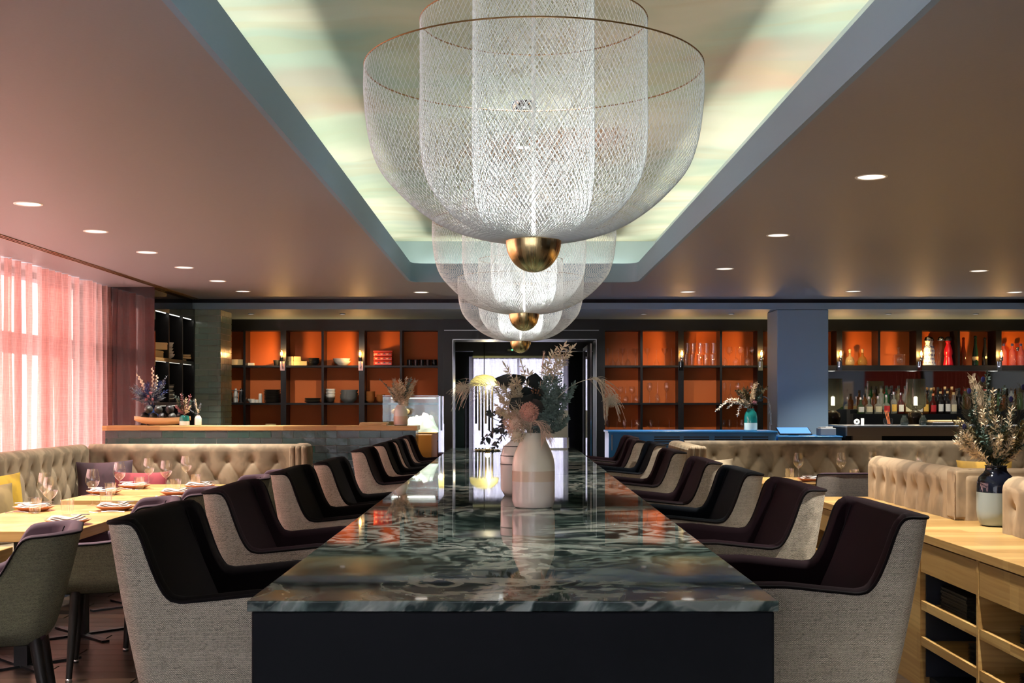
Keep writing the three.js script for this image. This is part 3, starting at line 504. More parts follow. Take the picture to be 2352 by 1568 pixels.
const knifeG = mg([bx(0.095, 0.006, 0.011, -0.06, 0, 0, 0.002), grid(10, 1, (u, v) => [-0.013 + 0.125 * u, 0.001, (v - 0.5) * 0.018 * (1 - 0.6 * u * u)])]);
const forkG = mg([tube([V(-0.1, 0.003, 0), V(-0.02, 0.008, 0), V(0.03, 0.004, 0)], 0.0028, 10, 6), grid(6, 2, (u, v) => [0.025 + 0.03 * u, 0.004 - 0.002 * u, (v - 0.5) * (0.007 + 0.017 * u)]), ...[-3, -1, 1, 3].map(k => tube([V(0.052, 0.002, k * 0.0035), V(0.075, 0.001, k * 0.0035), V(0.098, 0.006, k * 0.0032)], 0.0014, 6, 4))]);
const napkinBody = mg([0, 1, 2].map(k => grid(18, 16, (u, v) => { const a = v * Math.PI * 2, x = (u - 0.5) * (0.185 - 0.02 * k), e = 1 - 0.5 * Math.pow(Math.abs(2 * u - 1), 6); return [x + 0.004 * k, 0.006 + 0.0085 * k + 0.0048 * Math.sin(a) * e + 0.010 * Math.pow(2 * u - 1, 2) + 0.003 * Math.sin(u * 8 + k), 0.048 * Math.cos(a) * (1 - 0.1 * k) + 0.005 * Math.sin(u * 5 + k)]; })));
const G_GLASS = 'wine glasses on the tables', Y = 0.75;
const wineGlass = (x, d, label) => { const t = thing('wine_glass', label, 'wine glass', [x, Y, -d], 0, G_GLASS); part(t, 'bowl_and_stem', glassG, M.crystal); return t; };
const tumbler = (x, d, label) => { const t = thing('tumbler', label, 'tumbler', [x, Y, -d], 0, 'water tumblers on the tables'); part(t, 'cup', tumblerG, M.crystal); part(t, 'ribs', ribG, M.crystal); return t; };
const setting = (x, d, turn, where) => {
  one('plate', `terracotta plate ${where}`, 'plate', plateG, M.terracotta, [x, Y, -d], 0, 'terracotta plates');
  one('napkin', `folded white napkin on the plate ${where}`, 'napkin', napkinBody, M.linen, [x, Y + 0.0125, -d], turn, 'folded napkins');
  one('knife', `steel knife laid over the napkin ${where}`, 'knife', knifeG, M.steel, [x + 0.005, Y + 0.0505, -d + 0.01], turn + 0.5, 'table knives');
  const s = Math.cos(turn) > 0 ? 1 : -1;
  one('fork', `steel fork beside the plate ${where}`, 'fork', forkG, M.steel, [x, Y + 0.0005, -d + 0.155], turn + 0.1, 'table forks');
};
setting(-2.85, 8.37, 0, 'window side near end, farther left table');
setting(-2.82, 8.95, 0, 'window side far end, farther left table');
setting(-2.325, 8.31, Math.PI, 'aisle side near end, farther left table');
setting(-2.335, 8.95, Math.PI, 'aisle side far end, farther left table');
setting(-2.84, 7.12, 0, 'window side, nearer left table');
setting(-2.345, 6.33, Math.PI, 'aisle side near end, nearer left table');
setting(-2.37, 7.16, Math.PI, 'aisle side far end, nearer left table');
setting(2.42, 9.72, 0, 'before the right banquette');
for (const [x, d, l] of [[-2.72, 8.3, 'wine glass in front of the plum cushion on the farther left table'], [-2.69, 8.87, 'wine glass in front of the red cushion end on the farther left table'], [-2.47, 8.55, 'wine glass in the middle of the farther left table'], [-2.51, 9.22, 'wine glass farthest right on the farther left table'], [-2.615, 7.47, 'wine glass at the far edge of the nearer left table'], [-2.76, 7.08, 'rear one of two overlapping wine glasses on the nearer left table'], [-2.575, 6.68, 'front one of two overlapping wine glasses on the nearer left table'], [2.33, 9.8, 'wine glass beside the plate on the right table'], [2.69, 9.84, 'wine glass behind the grey chair on the right table'], [3.0, 10.0, 'wine glass behind the left end of the tufted booth'], [3.36, 9.9, 'wine glass behind the middle of the tufted booth']]) wineGlass(x, d, l);
for (const [x, d, l] of [[-2.76, 8.87, 'tumbler by the red cushion on the farther left table'], [-2.42, 8.62, 'tumbler behind the aisle plate on the farther left table'], [-2.43, 9.2, 'tumbler at the far end of the farther left table'], [-2.755, 8.22, 'tumbler at the near window corner of the farther left table'], [-2.515, 7.42, 'tumbler at the far edge of the nearer left table'], [-2.77, 6.96, 'tumbler beside the window plate on the nearer left table'], [-2.545, 6.86, 'tumbler in the middle of the nearer left table'], [2.30, 9.98, 'tumbler left of the wine glass on the right table'], [2.80, 9.86, 'tumbler just behind the grey chair on the right table'], [3.02, 9.75, 'tumbler at the left end of the tufted booth']]) tumbler(x, d, l);

// ---------------------------------------------------------------- tiled counter and tiled column
const tileMats = [[0.032, 0.080, 0.075], [0.036, 0.085, 0.076], [0.045, 0.078, 0.078], [0.026, 0.082, 0.068], [0.055, 0.078, 0.08]].map(c => phy(c, 0.2, { bumpMap: T.ripple, bumpScale: 0.006 }));
const colMats = [[0.23, 0.30, 0.245], [0.21, 0.295, 0.25], [0.25, 0.305, 0.235], [0.215, 0.28, 0.225]].map(c => phy(c, 0.14, { bumpMap: T.ripple, bumpScale: 0.004 }));
const tileCache = {};
function tileGeo(w, h, v) { const k = w.toFixed(3) + h.toFixed(3) + v; if (!tileCache[k]) { const g = bx(w, h, 0.008, 0, 0, 0), uv = g.attributes.uv; for (let i = 0; i < uv.count; i++) uv.setXY(i, uv.getX(i) + v * 0.13, uv.getY(i) + v * 0.29); tileCache[k] = g; } return tileCache[k]; }
function tileFace(parent, w, y0, y1, place, turn, mats, tw, th, gap, shift, s) {       // rows of tiles, every other row moved by half a tile
  let r = 0;
  for (let y = y1; y - th > y0 - 0.5 * th; y -= th + gap, r++) {
    let x = -(tw + gap) * ((r % 2 ? 0.5 : 0) + shift);
    for (let k = 0; x < w - 0.004; k++, x += tw + gap) {
      const a = Math.max(0, x), b = Math.min(w, x + tw); if (b - a < 0.012) continue;
      const q = place((a + b) / 2, y - th / 2), m = part(parent, 'tile', tileGeo(b - a, th, Math.floor(hash(r, k, s) * 5)), mats[Math.floor(hash(k, r, s + 3) * mats.length)]);
      m.position.set(q[0], q[1], q[2]); m.rotation.y = turn; m.rotation.x = (hash(r, k, s + 1) - 0.5) * 0.008;
    }
  }
}
{
  const t = thing('tiled_counter', 'counter clad in dark green glazed tiles with a pale oak top', 'counter');
  part(t, 'core', span(-3.70, -0.89, 0, 1.133, 10.906, 11.22), M.grout);
  part(t, 'counter_top', span(-3.725, -0.868, 1.1335, 1.176, 10.885, 11.24, 0.004), M.woodPale);
  tileFace(t, 2.81, 0.62, 1.131, (x, y) => [-3.70 + x, y, -10.902], 0, tileMats, 0.1945, 0.0635, 0.004, 0.4, 60);
  tileFace(t, 0.30, 0.9, 1.131, (x, y) => [-0.886, y, -10.906 - x], Math.PI / 2, tileMats, 0.1945, 0.0635, 0.004, 0.2, 66);
}
{
  const t = structGroup('wall_column');
  part(t, 'core', span(-3.47, -3.198, 0, SOFFIT - 0.001, 13.108, 13.62), M.grout);
  tileFace(t, 0.272, 1.0, 2.398, (x, y) => [-3.47 + x, y, -13.104], 0, colMats, 0.193, 0.0607, 0.005, 0.25, 70);
  tileFace(t, 0.512, 1.0, 2.398, (x, y) => [-3.194, y, -13.108 - x], Math.PI / 2, colMats, 0.193, 0.0607, 0.005, 0.1, 77);
}
// ---------------------------------------------------------------- black shelf walls with orange backs
const ROWS = [2.263, 1.837, 1.379, 0.92, 0.46], SH = 0.024, FRONT = WALL, DEEP = 0.26;
function shelfWall(name, label, ups, x0, x1, rows, bottom, wide) {
  const t = thing(name, label, 'shelf unit');
  part(t, 'header', span(x0, x1, ROWS[0], SOFFIT - 0.001, FRONT, FRONT + DEEP), M.black);
  part(t, 'back_panel', span(x0, x1, bottom, SOFFIT - 0.002, FRONT + DEEP, FRONT + DEEP + 0.03), M.orange);
  ups.forEach((u, i) => { const w = wide(i) ? 0.068 : 0.028; part(t, 'upright', span(u - w / 2, u + w / 2, bottom, ROWS[0], FRONT - 0.002, FRONT + DEEP), M.black); });
  rows.forEach(y => { for (let i = 0; i < ups.length - 1; i++) { const a = ups[i] + (wide(i) ? 0.034 : 0.014), b = ups[i + 1] - (wide(i + 1) ? 0.034 : 0.014); part(t, 'shelf', span(a, b, y - SH, y, FRONT + 0.002, FRONT + DEEP), M.black); } });
  return t;
}
const UL = [-3.766, -3.286, -2.809, -2.329, -1.85, -1.37, -0.885], UR = [1.093, 1.575, 2.058, 2.548, 3.028, 3.52], UB = [3.52, 3.998, 4.483, 4.973, 5.458, 5.948, 6.44, 6.92];
shelfWall('wall_shelf', 'black framed shelf wall with orange back holding crockery, left of the doorway', UL, -3.80, -0.848, [1.837, 1.379, 0.92, 0.46], 0.02, i => i % 2 === 0);
shelfWall('wall_shelf', 'black framed shelf wall with orange back holding glasses, right of the doorway', UR, 1.058, 3.553, [1.837, 1.379, 0.92, 0.46], 0.02, i => i % 2 === 0);
{
  const t = shelfWall('wall_shelf', 'black framed bottle shelf with orange back above the bar mirror', UB.slice(1), 3.556, 6.95, [], 1.80, i => i % 2 === 0);
  part(t, 'bottom_shelf', span(3.556, 6.95, 1.775, 1.838, FRONT - 0.004, FRONT + DEEP), M.black);
  part(t, 'light_rail', span(3.6, 6.9, 1.770, 1.7745, FRONT, FRONT + 0.02), M.steel);
  for (const x of [3.93, 4.93, 5.93]) {
    part(t, 'led_spot', new THREE.CylinderGeometry(0.028, 0.028, 0.006, 20).translate(x, 1.772, -FRONT - 0.06), M.led);
    const l = new THREE.SpotLight(RGB(1, 0.9, 0.72), 2.2, 0, 0.9, 0.6, 2); l.position.set(x, 1.765, -FRONT - 0.06); l.target.position.set(x, 0, -FRONT - 0.02); l.castShadow = true; scene.add(l, l.target);
  }
  one('bar_mirror', 'wide mirror behind the bar bottles', 'mirror', span(3.57, 6.95, 1.0, 1.774, FRONT + 0.10, FRONT + 0.12), M.mirror);
}
// ---------------------------------------------------------------- wall sconces
{
  const bulb = lathe([[0, 0.078], [0.012, 0.076], [0.024, 0.064], [0.030, 0.045], [0.028, 0.03], [0.018, 0.012], [0.013, 0.0]], 20), fil = tube([V(-0.008, 0.02, 0), V(-0.006, 0.052, 0.004), V(0, 0.03, 0), V(0.006, 0.052, -0.004), V(0.008, 0.02, 0)], 0.0048, 20, 5);
  const bulbGlass = phy([1, 0.86, 0.6], 0.03, { transmission: 1, thickness: 0 });
  const pink = std([0.75, 0.42, 0.40], 0.4);
  const list = [[-2.82, 'left', 'between wooden blocks and small jars'], [-1.862, 'left', 'beside the red lacquer box'], [2.06, 'right', 'beside the stacked tall glasses'], [3.03, 'right', 'just left of the blue pillar'], [3.998, 'bar', 'just right of the blue pillar'], [4.98, 'bar', 'beside the patterned ceramic bottles'], [5.955, 'bar', 'far right of the bar shelf']];
  for (const [x, side, where] of list) {
    const t = thing('wall_sconce', `bare filament bulb sconce on the shelf upright ${where}`, 'sconce', [x, 1.93, -FRONT + 0.06], 0, 'bulb sconces on the shelf uprights');
    part(t, 'backplate', bx(0.055, 0.11, 0.006, 0, -0.10, -0.055), side === 'left' ? pink : M.chrome);
    part(t, 'arm', mg([bx(0.016, 0.075, 0.012, 0, -0.075, -0.02), bx(0.016, 0.012, 0.05, 0, -0.108, -0.036)]), side === 'left' ? M.steel : M.chrome);
    part(t, 'socket', lathe([[0, -0.04], [0.016, -0.04], [0.022, -0.034], [0.022, 0.004], [0.013, 0.008]], 18), side === 'left' ? M.black : M.chrome);
    const b = part(t, 'bulb', bulb, bulbGlass); b.position.y = 0.006; b.scale.setScalar(1.2); const f = part(b, 'filament', fil, M.filament);
    const l = new THREE.PointLight(RGB(1, 0.62, 0.28), BULB, 0, 2); l.position.set(x, 1.975, -FRONT + 0.06); l.castShadow = true; l.shadow.radius = 0.6; scene.add(l);
  }
}
// ---------------------------------------------------------------- glossy black corner unit with lit niches facing the room
{
  const t = thing('black_niche_unit', 'glossy black corner unit mirroring the pink curtain, with lit niches on its side', 'shelf unit'), x0 = -3.86, x1 = -3.47, d0 = 11.64, d1 = 13.09;
  part(t, 'front_panel', span(-4.14, x1, 0, CEIL - 0.001, d0 - 0.012, d0 + 0.018), M.gloss);
  part(t, 'upper_panel', span(x0, x1, 2.285, CEIL - 0.001, d0 + 0.018, 13.0), M.gloss); part(t, 'upper_panel', span(x0, x1, 2.285, SOFFIT - 0.001, 13.0, d1), M.gloss);
  part(t, 'back_board', span(x0, x0 + 0.02, 0, 2.285, d0 + 0.018, d1), M.black);
  for (const d of [12.12, 12.62, d1 - 0.02]) part(t, 'divider', span(x0 + 0.02, x1, 0.9, 2.285, d - 0.01, d + 0.01), M.black);
  for (const y of [1.83, 1.39]) part(t, 'shelf', span(x0 + 0.02, x1, y - 0.035, y, d0 + 0.018, d1), M.black);
  part(t, 'lower_cupboard', span(x0 + 0.02, x1, 0, 0.93, d0 + 0.018, d1), M.black);
  part(t, 'niche_back', span(x0 + 0.02, x0 + 0.03, 0.93, 1.355, d0 + 0.018, d1), M.orange);
  const cells = [[d0 + 0.03, 12.10], [12.14, 12.60], [12.64, d1 - 0.04]];
  for (const y of [2.285, 1.795, 1.355]) cells.forEach(([a, b], i) => {
    part(t, 'led_bar', span(x1 - 0.028, x1 - 0.020, y - 0.004, y - 0.001, a + 0.02, b - 0.02), y > 2 ? M.led : M.ledDim);
    const l = new THREE.RectAreaLight(RGB(1, 0.93, 0.78), y > 2 ? 4 : 2.5, 0.012, b - a - 0.04); l.position.set(x1 - 0.024, y - 0.010, -(a + b) / 2); l.rotation.x = -Math.PI / 2; scene.add(l);
  });
}
// ---------------------------------------------------------------- crockery
const bowlG = (r, h, t = 0.004) => lathe([[0, 0.006], [r * 0.42, 0.006], [r * 0.45, 0], [r * 0.5, 0], [r * 0.55, 0.006], [r * 0.85, h * 0.5], [r, h], [r - t, h], [r * 0.82, h * 0.55], [r * 0.5, 0.014], [0, 0.012]], 28);
const dishG = (r, h) => lathe([[0, 0], [r * 0.6, 0], [r * 0.95, h * 0.6], [r, h], [r - 0.004, h], [r * 0.6, h * 0.4], [0, h * 0.35]], 28);
function stack(n, name, label, cat, geo, mat, x, y, d, dy, group, jig = 0.004) { for (let k = 0; k < n; k++) one(name, n === 1 ? label : `${label}, ${k === n - 1 ? 'topmost' : k === 0 ? 'lowest' : ORD[k] + ' from below'} of its stack`, cat, geo, Array.isArray(mat) ? mat[k % mat.length] : mat, [x + (hash(k, n, 7) - 0.5) * jig, y + k * dy, -d], k, group); }
const mBlackC = std([0.015, 0.015, 0.016], 0.35), mPale = std([0.62, 0.60, 0.55], 0.35), mGreyC = std([0.20, 0.21, 0.20], 0.4), mDarkPlate = std([0.045, 0.035, 0.028], 0.4), mOrangeC = std([0.45, 0.16, 0.04], 0.35), mBox = std([0.66, 0.47, 0.22], 0.6), mPaleBox = std([0.72, 0.66, 0.52], 0.6);
const SD = FRONT + 0.12, R1 = 1.837, R2 = 1.379, R3 = 0.92;
const px = x => (x - 1178) * SD / 2758;                          // used for the shelf spots read off the photograph
{
  one('steamer_bowl', 'pale wooden steamer bowl at the left end of the top crockery shelf', 'bowl', lathe([[0, 0.002], [0.12, 0.002], [0.125, 0.01], [0.132, 0.075], [0.126, 0.075], [0.12, 0.02], [0, 0.015]], 32), mBox, [-3.43, R1, -SD]);
  one('jar', 'small white square jar left of the first sconce', 'jar', bx(0.075, 0.035, 0.06, 0, 0.0175, 0, 0.004), mPaleBox, [px(577), R1, -SD]);
  one('cup', 'small dark metal cup just left of the first sconce', 'cup', lathe([[0, 0], [0.032, 0], [0.044, 0.065], [0.047, 0.068], [0.042, 0.066], [0.03, 0.006], [0, 0.005]], 24), std([0.06, 0.06, 0.065], 0.3, { metalness: 0.6 }), [px(636), R1, -SD]);
  const blk = bx(0.088, 0.056, 0.09, 0, 0.028, 0, 0.004);
  [[668, 0], [683, 0], [698, 0], [667, 1], [684, 1]].forEach(([x, k], i) => one('wooden_box', `small pale wooden box, ${k ? 'upper row' : 'lower row'} ${['left', 'middle', 'right', 'left', 'right'][i]}, on the top crockery shelf`, 'box', blk, mBox, [px(x), R1 + k * 0.0565, -SD], 0.03 * (i - 2), 'small wooden boxes'));
  stack(3, 'bowl', 'black bowl right of the wooden boxes', 'bowl', bowlG(0.066, 0.05), mBlackC, px(721), R1, SD, 0.022, 'black bowls');
  stack(2, 'bowl', 'white oval bowl alone in its top shelf cell', 'bowl', bowlG(0.108, 0.06), mPale, px(785), R1, SD, 0.028, 'white bowls', 0.01);
  const lac = phy([0.42, 0.035, 0.02], 0.2, { clearcoat: 0.6 });
  const t = thing('lacquer_box', 'red three tier lacquer box with black and gold fan pattern on the top shelf', 'box', [px(881), R1, -SD]);
  for (let k = 0; k < 3; k++) { const tier = part(t, 'tier', bx(0.23, 0.052, 0.15, 0, 0.028 + k * 0.055, 0, 0.012), lac); for (let j = 0; j < 6; j++) part(tier, 'fan_motif', new THREE.CircleGeometry(0.015, 14, 0.3, 2.5).translate(-0.085 + j * 0.034, 0.022 + k * 0.055 + (j % 2) * 0.008, 0.0757), j % 2 ? mBlackC : M.woodSmall); }
  part(t, 'lid', bx(0.235, 0.018, 0.155, 0, 0.175, 0, 0.006), lac);
  const mug = mg([lathe([[0, 0.002], [0.028, 0], [0.032, 0.006], [0.034, 0.075], [0.031, 0.075], [0.028, 0.01], [0, 0.008]], 20), tube([V(0.032, 0.06, 0), V(0.052, 0.055, 0), V(0.052, 0.03, 0), V(0.033, 0.02, 0)], 0.004, 10, 6)]);
  for (let k = 0; k < 5; k++) one('mug', `${ORD[k]} dark mug from the left beside the doorway`, 'mug', mug, std([0.02 + 0.02 * (k % 2), 0.02, 0.022], 0.2), [px(941 + k * 14), R1, -SD], k * 1.1, 'dark mugs');
  // second row
  const bk = thing('wire_basket', 'wire basket of dark bottles at the left end of the second shelf', 'basket', [-3.42, R2, -SD]);
  for (let k = 0; k < 7; k++) part(bk, 'wire', mg([tube([V(-0.12 + k * 0.04, 0.004, 0.09), V(-0.12 + k * 0.04, 0.15, 0.09)], 0.0025, 2, 5), tube([V(-0.12 + k * 0.04, 0.004, -0.09), V(-0.12 + k * 0.04, 0.15, -0.09)], 0.0025, 2, 5)]), M.steel);
  part(bk, 'rim', tube([V(-0.12, 0.15, -0.09), V(0.12, 0.15, -0.09), V(0.12, 0.15, 0.09), V(-0.12, 0.15, 0.09)], 0.004, 40, 6, true), M.steel); part(bk, 'base', bx(0.24, 0.006, 0.18, 0, 0.003, 0), M.steel);
  for (let k = 0; k < 3; k++) one('sauce_bottle', `${['left', 'middle', 'right'][k]} small bottle standing in the wire basket`, 'bottle', lathe([[0, 0], [0.03, 0], [0.03, 0.11], [0.014, 0.14], [0.014, 0.17], [0, 0.17]], 16), k === 1 ? mPale : mBlackC, [-3.49 + 0.07 * k, R2 + 0.007, -SD], 0, 'bottles in the wire basket');
  stack(1, 'bowl', 'white bowl leaning beside small jars on the second shelf', 'bowl', bowlG(0.05, 0.05), mPale, px(577), R2, SD, 0.02);
  for (let k = 0; k < 2; k++) one('jar', `${['left', 'right'][k]} one of two squat white jars on the second shelf`, 'jar', cyl(0.03, 0.03, 0.04, 0, 20), mPale, [px(583 + k * 9), R2, -SD + 0.07], 0, 'squat white jars');
  one('shaker', 'tall white shaker beside the dark plate stack', 'shaker', mg([cyl(0.024, 0.022, 0.085, 0, 20), lathe([[0.022, 0.085], [0.022, 0.105], [0.015, 0.115], [0, 0.116]], 20)]), mPale, [px(598), R2, -SD]);
  stack(11, 'plate', 'dark plate left of the first sconce', 'plate', dishG(0.105, 0.018), mDarkPlate, px(625), R2, SD, 0.0145, 'dark plates');
  stack(4, 'plate', 'dark plate, short stack by the first sconce', 'plate', dishG(0.10, 0.018), [mDarkPlate, std([0.09, 0.075, 0.05], 0.4)], px(718), R2, SD, 0.014, 'dark plates');
  stack(4, 'cup', 'rounded cup beside the grey bowls', 'cup', lathe([[0, 0.002], [0.032, 0], [0.044, 0.02], [0.058, 0.05], [0.058, 0.068], [0.054, 0.068], [0.04, 0.02], [0, 0.01]], 24), [mDarkPlate, mPale, mPale, mPale], px(759), R2, SD, 0.035, 'rounded cups');
  stack(6, 'bowl', 'large grey bowl left of the second sconce', 'bowl', bowlG(0.108, 0.07), mGreyC, px(802), R2, SD, 0.018, 'grey bowls', 0.016);
  stack(7, 'bowl', 'orange brown bowl, left stack by the second sconce', 'bowl', bowlG(0.06, 0.04), mOrangeC, px(851), R2, SD, 0.017, 'orange bowls');
  stack(5, 'bowl', 'orange brown bowl, right stack by the second sconce', 'bowl', bowlG(0.056, 0.04), mOrangeC, px(875), R2, SD, 0.016, 'orange bowls');
  one('metal_pan', 'small steel pan at the left end of the third shelf', 'pan', lathe([[0, 0], [0.09, 0], [0.105, 0.14], [0.112, 0.142], [0.1, 0.138], [0.085, 0.008], [0, 0.006]], 28), M.steel, [-3.42, R3, -SD]);
  one('wooden_tray', 'pale wooden tray standing on the third shelf left of the first upright', 'tray', mg([bx(0.13, 0.20, 0.012, 0, 0.1, 0, 0.003), bx(0.13, 0.02, 0.03, 0, 0.01, 0.015)]), mBox, [px(622), R3, -SD]);
  one('wooden_board', 'flat pale wooden board stack on the counter by the display case', 'board', mg([bx(0.25, 0.014, 0.16, 0, 0.007, 0, 0.003), bx(0.25, 0.014, 0.16, 0.004, 0.022, 0, 0.003)]), mBox, [-1.28, 1.176, -11.05]);
}
// niche contents
{
  const X = -3.62;
  stack(2, 'wooden_crate', 'pale wooden crate in the nearest upper niche', 'crate', mg([bx(0.22, 0.07, 0.36, 0, 0.037, 0, 0.003), bx(0.02, 0.012, 0.365, 0.102, 0.06, 0)]), mBox, X, 1.83, 11.87, 0.0755, 'wooden crates', 0.01);
  stack(5, 'bowl', 'white bowl in the middle upper niche', 'bowl', bowlG(0.085, 0.05), mPale, X + 0.06, 1.83, 12.30, 0.03, 'white bowls in the niche', 0.02);
  one('cup', 'white cup standing on the bowl stack in the niche', 'cup', lathe([[0, 0], [0.03, 0], [0.036, 0.06], [0.032, 0.06], [0.026, 0.006], [0, 0.006]], 20), mPale, [X + 0.06, 1.83 + 0.17 + 0.004, -12.30]);
  stack(3, 'wooden_tray', 'thin wooden tray in the farthest upper niche', 'tray', bx(0.2, 0.02, 0.28, 0, 0.011, 0, 0.003), mBox, X, 1.83, 12.85, 0.023, 'trays in the niche', 0.03);
  stack(9, 'plate', 'dark plate in the middle lower niche', 'plate', dishG(0.14, 0.02), [mDarkPlate, mPaleBox], X - 0.01, 1.39, 12.36, 0.02, 'plates in the niche', 0.02);
  stack(7, 'plate', 'black plate in the nearest lower niche', 'plate', dishG(0.13, 0.02), mBlackC, X - 0.01, 1.39, 11.9, 0.02, 'black plates in the niche', 0.02);
}
// ---------------------------------------------------------------- glasses on the right shelves
{
  const stem = (h, bowlR, bowlH) => lathe([[0.033, 0], [0.033, 0.0015], [0.008, 0.006], [0.0036, 0.014], [0.0034, h - bowlH], [0.008, h - bowlH + 0.006], [bowlR * 0.8, h - bowlH * 0.75], [bowlR, h - bowlH * 0.5], [bowlR * 0.92, h - bowlH * 0.2], [bowlR * 0.8, h]], 24);
  const G = { wide: stem(0.235, 0.042, 0.11), coupe: lathe([[0.03, 0], [0.03, 0.0015], [0.006, 0.006], [0.0034, 0.014], [0.0034, 0.12], [0.012, 0.135], [0.034, 0.17], [0.046, 0.215]], 24), tulip: stem(0.25, 0.036, 0.125), tall: lathe([[0, 0.003], [0.03, 0.002], [0.031, 0], [0.033, 0.02], [0.038, 0.14], [0.0365, 0.14], [0.031, 0.02], [0, 0.015]], 22), high: stem(0.20, 0.040, 0.10) };
  const flipG = {}; for (const k in G) { const h = k === 'tulip' ? 0.25 : k === 'wide' ? 0.235 : k === 'coupe' ? 0.215 : k === 'tall' ? 0.14 : 0.2; flipG[k] = G[k].clone().rotateX(Math.PI).translate(0, h, 0); }
  const nameOf = { wide: 'wine glass', coupe: 'martini glass', tulip: 'tulip wine glass', tall: 'straight tumbler', high: 'small wine glass' };
  const row = (list, y, where, kind, dd = 0) => list.forEach(([x, up], i) => one(nameOf[kind].replace(/ /g, '_'), `${up ? 'upright' : 'inverted'} ${nameOf[kind]}, ${ORD[i]} in the ${where}`, 'glass', up ? G[kind] : flipG[kind], M.crystal, [px(x), y, -(SD + dd + (i % 2) * 0.05)], 0, 'glasses on the right shelves'));
  row([[1396, 1], [1408, 0], [1420, 0], [1431, 1], [1442, 0], [1460, 1]], R1, 'top left glass cell', 'coupe');
  row([[1487, 1], [1509, 0], [1527, 1], [1544, 0]], R1, 'second top glass cell', 'coupe');
  row([[1576, 1], [1591, 1], [1607, 1], [1623, 1], [1638, 1]], R1, 'third top glass cell, lower layer', 'tall', 0.02);
  row([[1579, 1], [1594, 1], [1610, 1], [1625, 1], [1640, 1]], R1 + 0.1405, 'third top glass cell, upper layer', 'tall', 0.02);
  row([[1664, 0], [1677, 1], [1690, 0], [1703, 1], [1716, 0], [1729, 1]], R1, 'fourth top glass cell', 'wide');
  row([[1757, 1], [1768, 0]], R1, 'top glass cell half behind the pillar', 'wide');
  row([[1398, 0], [1411, 1], [1425, 1], [1438, 0], [1451, 1], [1462, 0]], R2, 'middle left glass cell', 'high');
  row([[1492, 1], [1511, 0], [1531, 1]], R2, 'second middle glass cell', 'tulip');
  row([[1663, 1], [1679, 0], [1695, 1], [1710, 0], [1726, 1]], R2, 'fourth middle glass cell', 'tulip');
  row([[1395, 1], [1418, 0], [1434, 1], [1452, 0], [1464, 1]], R3, 'lower left glass cell', 'tulip');
  row([[1495, 1], [1514, 0], [1537, 0]], R3, 'second lower glass cell', 'tulip');
  row([[1662, 1], [1677, 1], [1693, 0], [1706, 1]], R3, 'fourth lower glass cell', 'tulip');
}
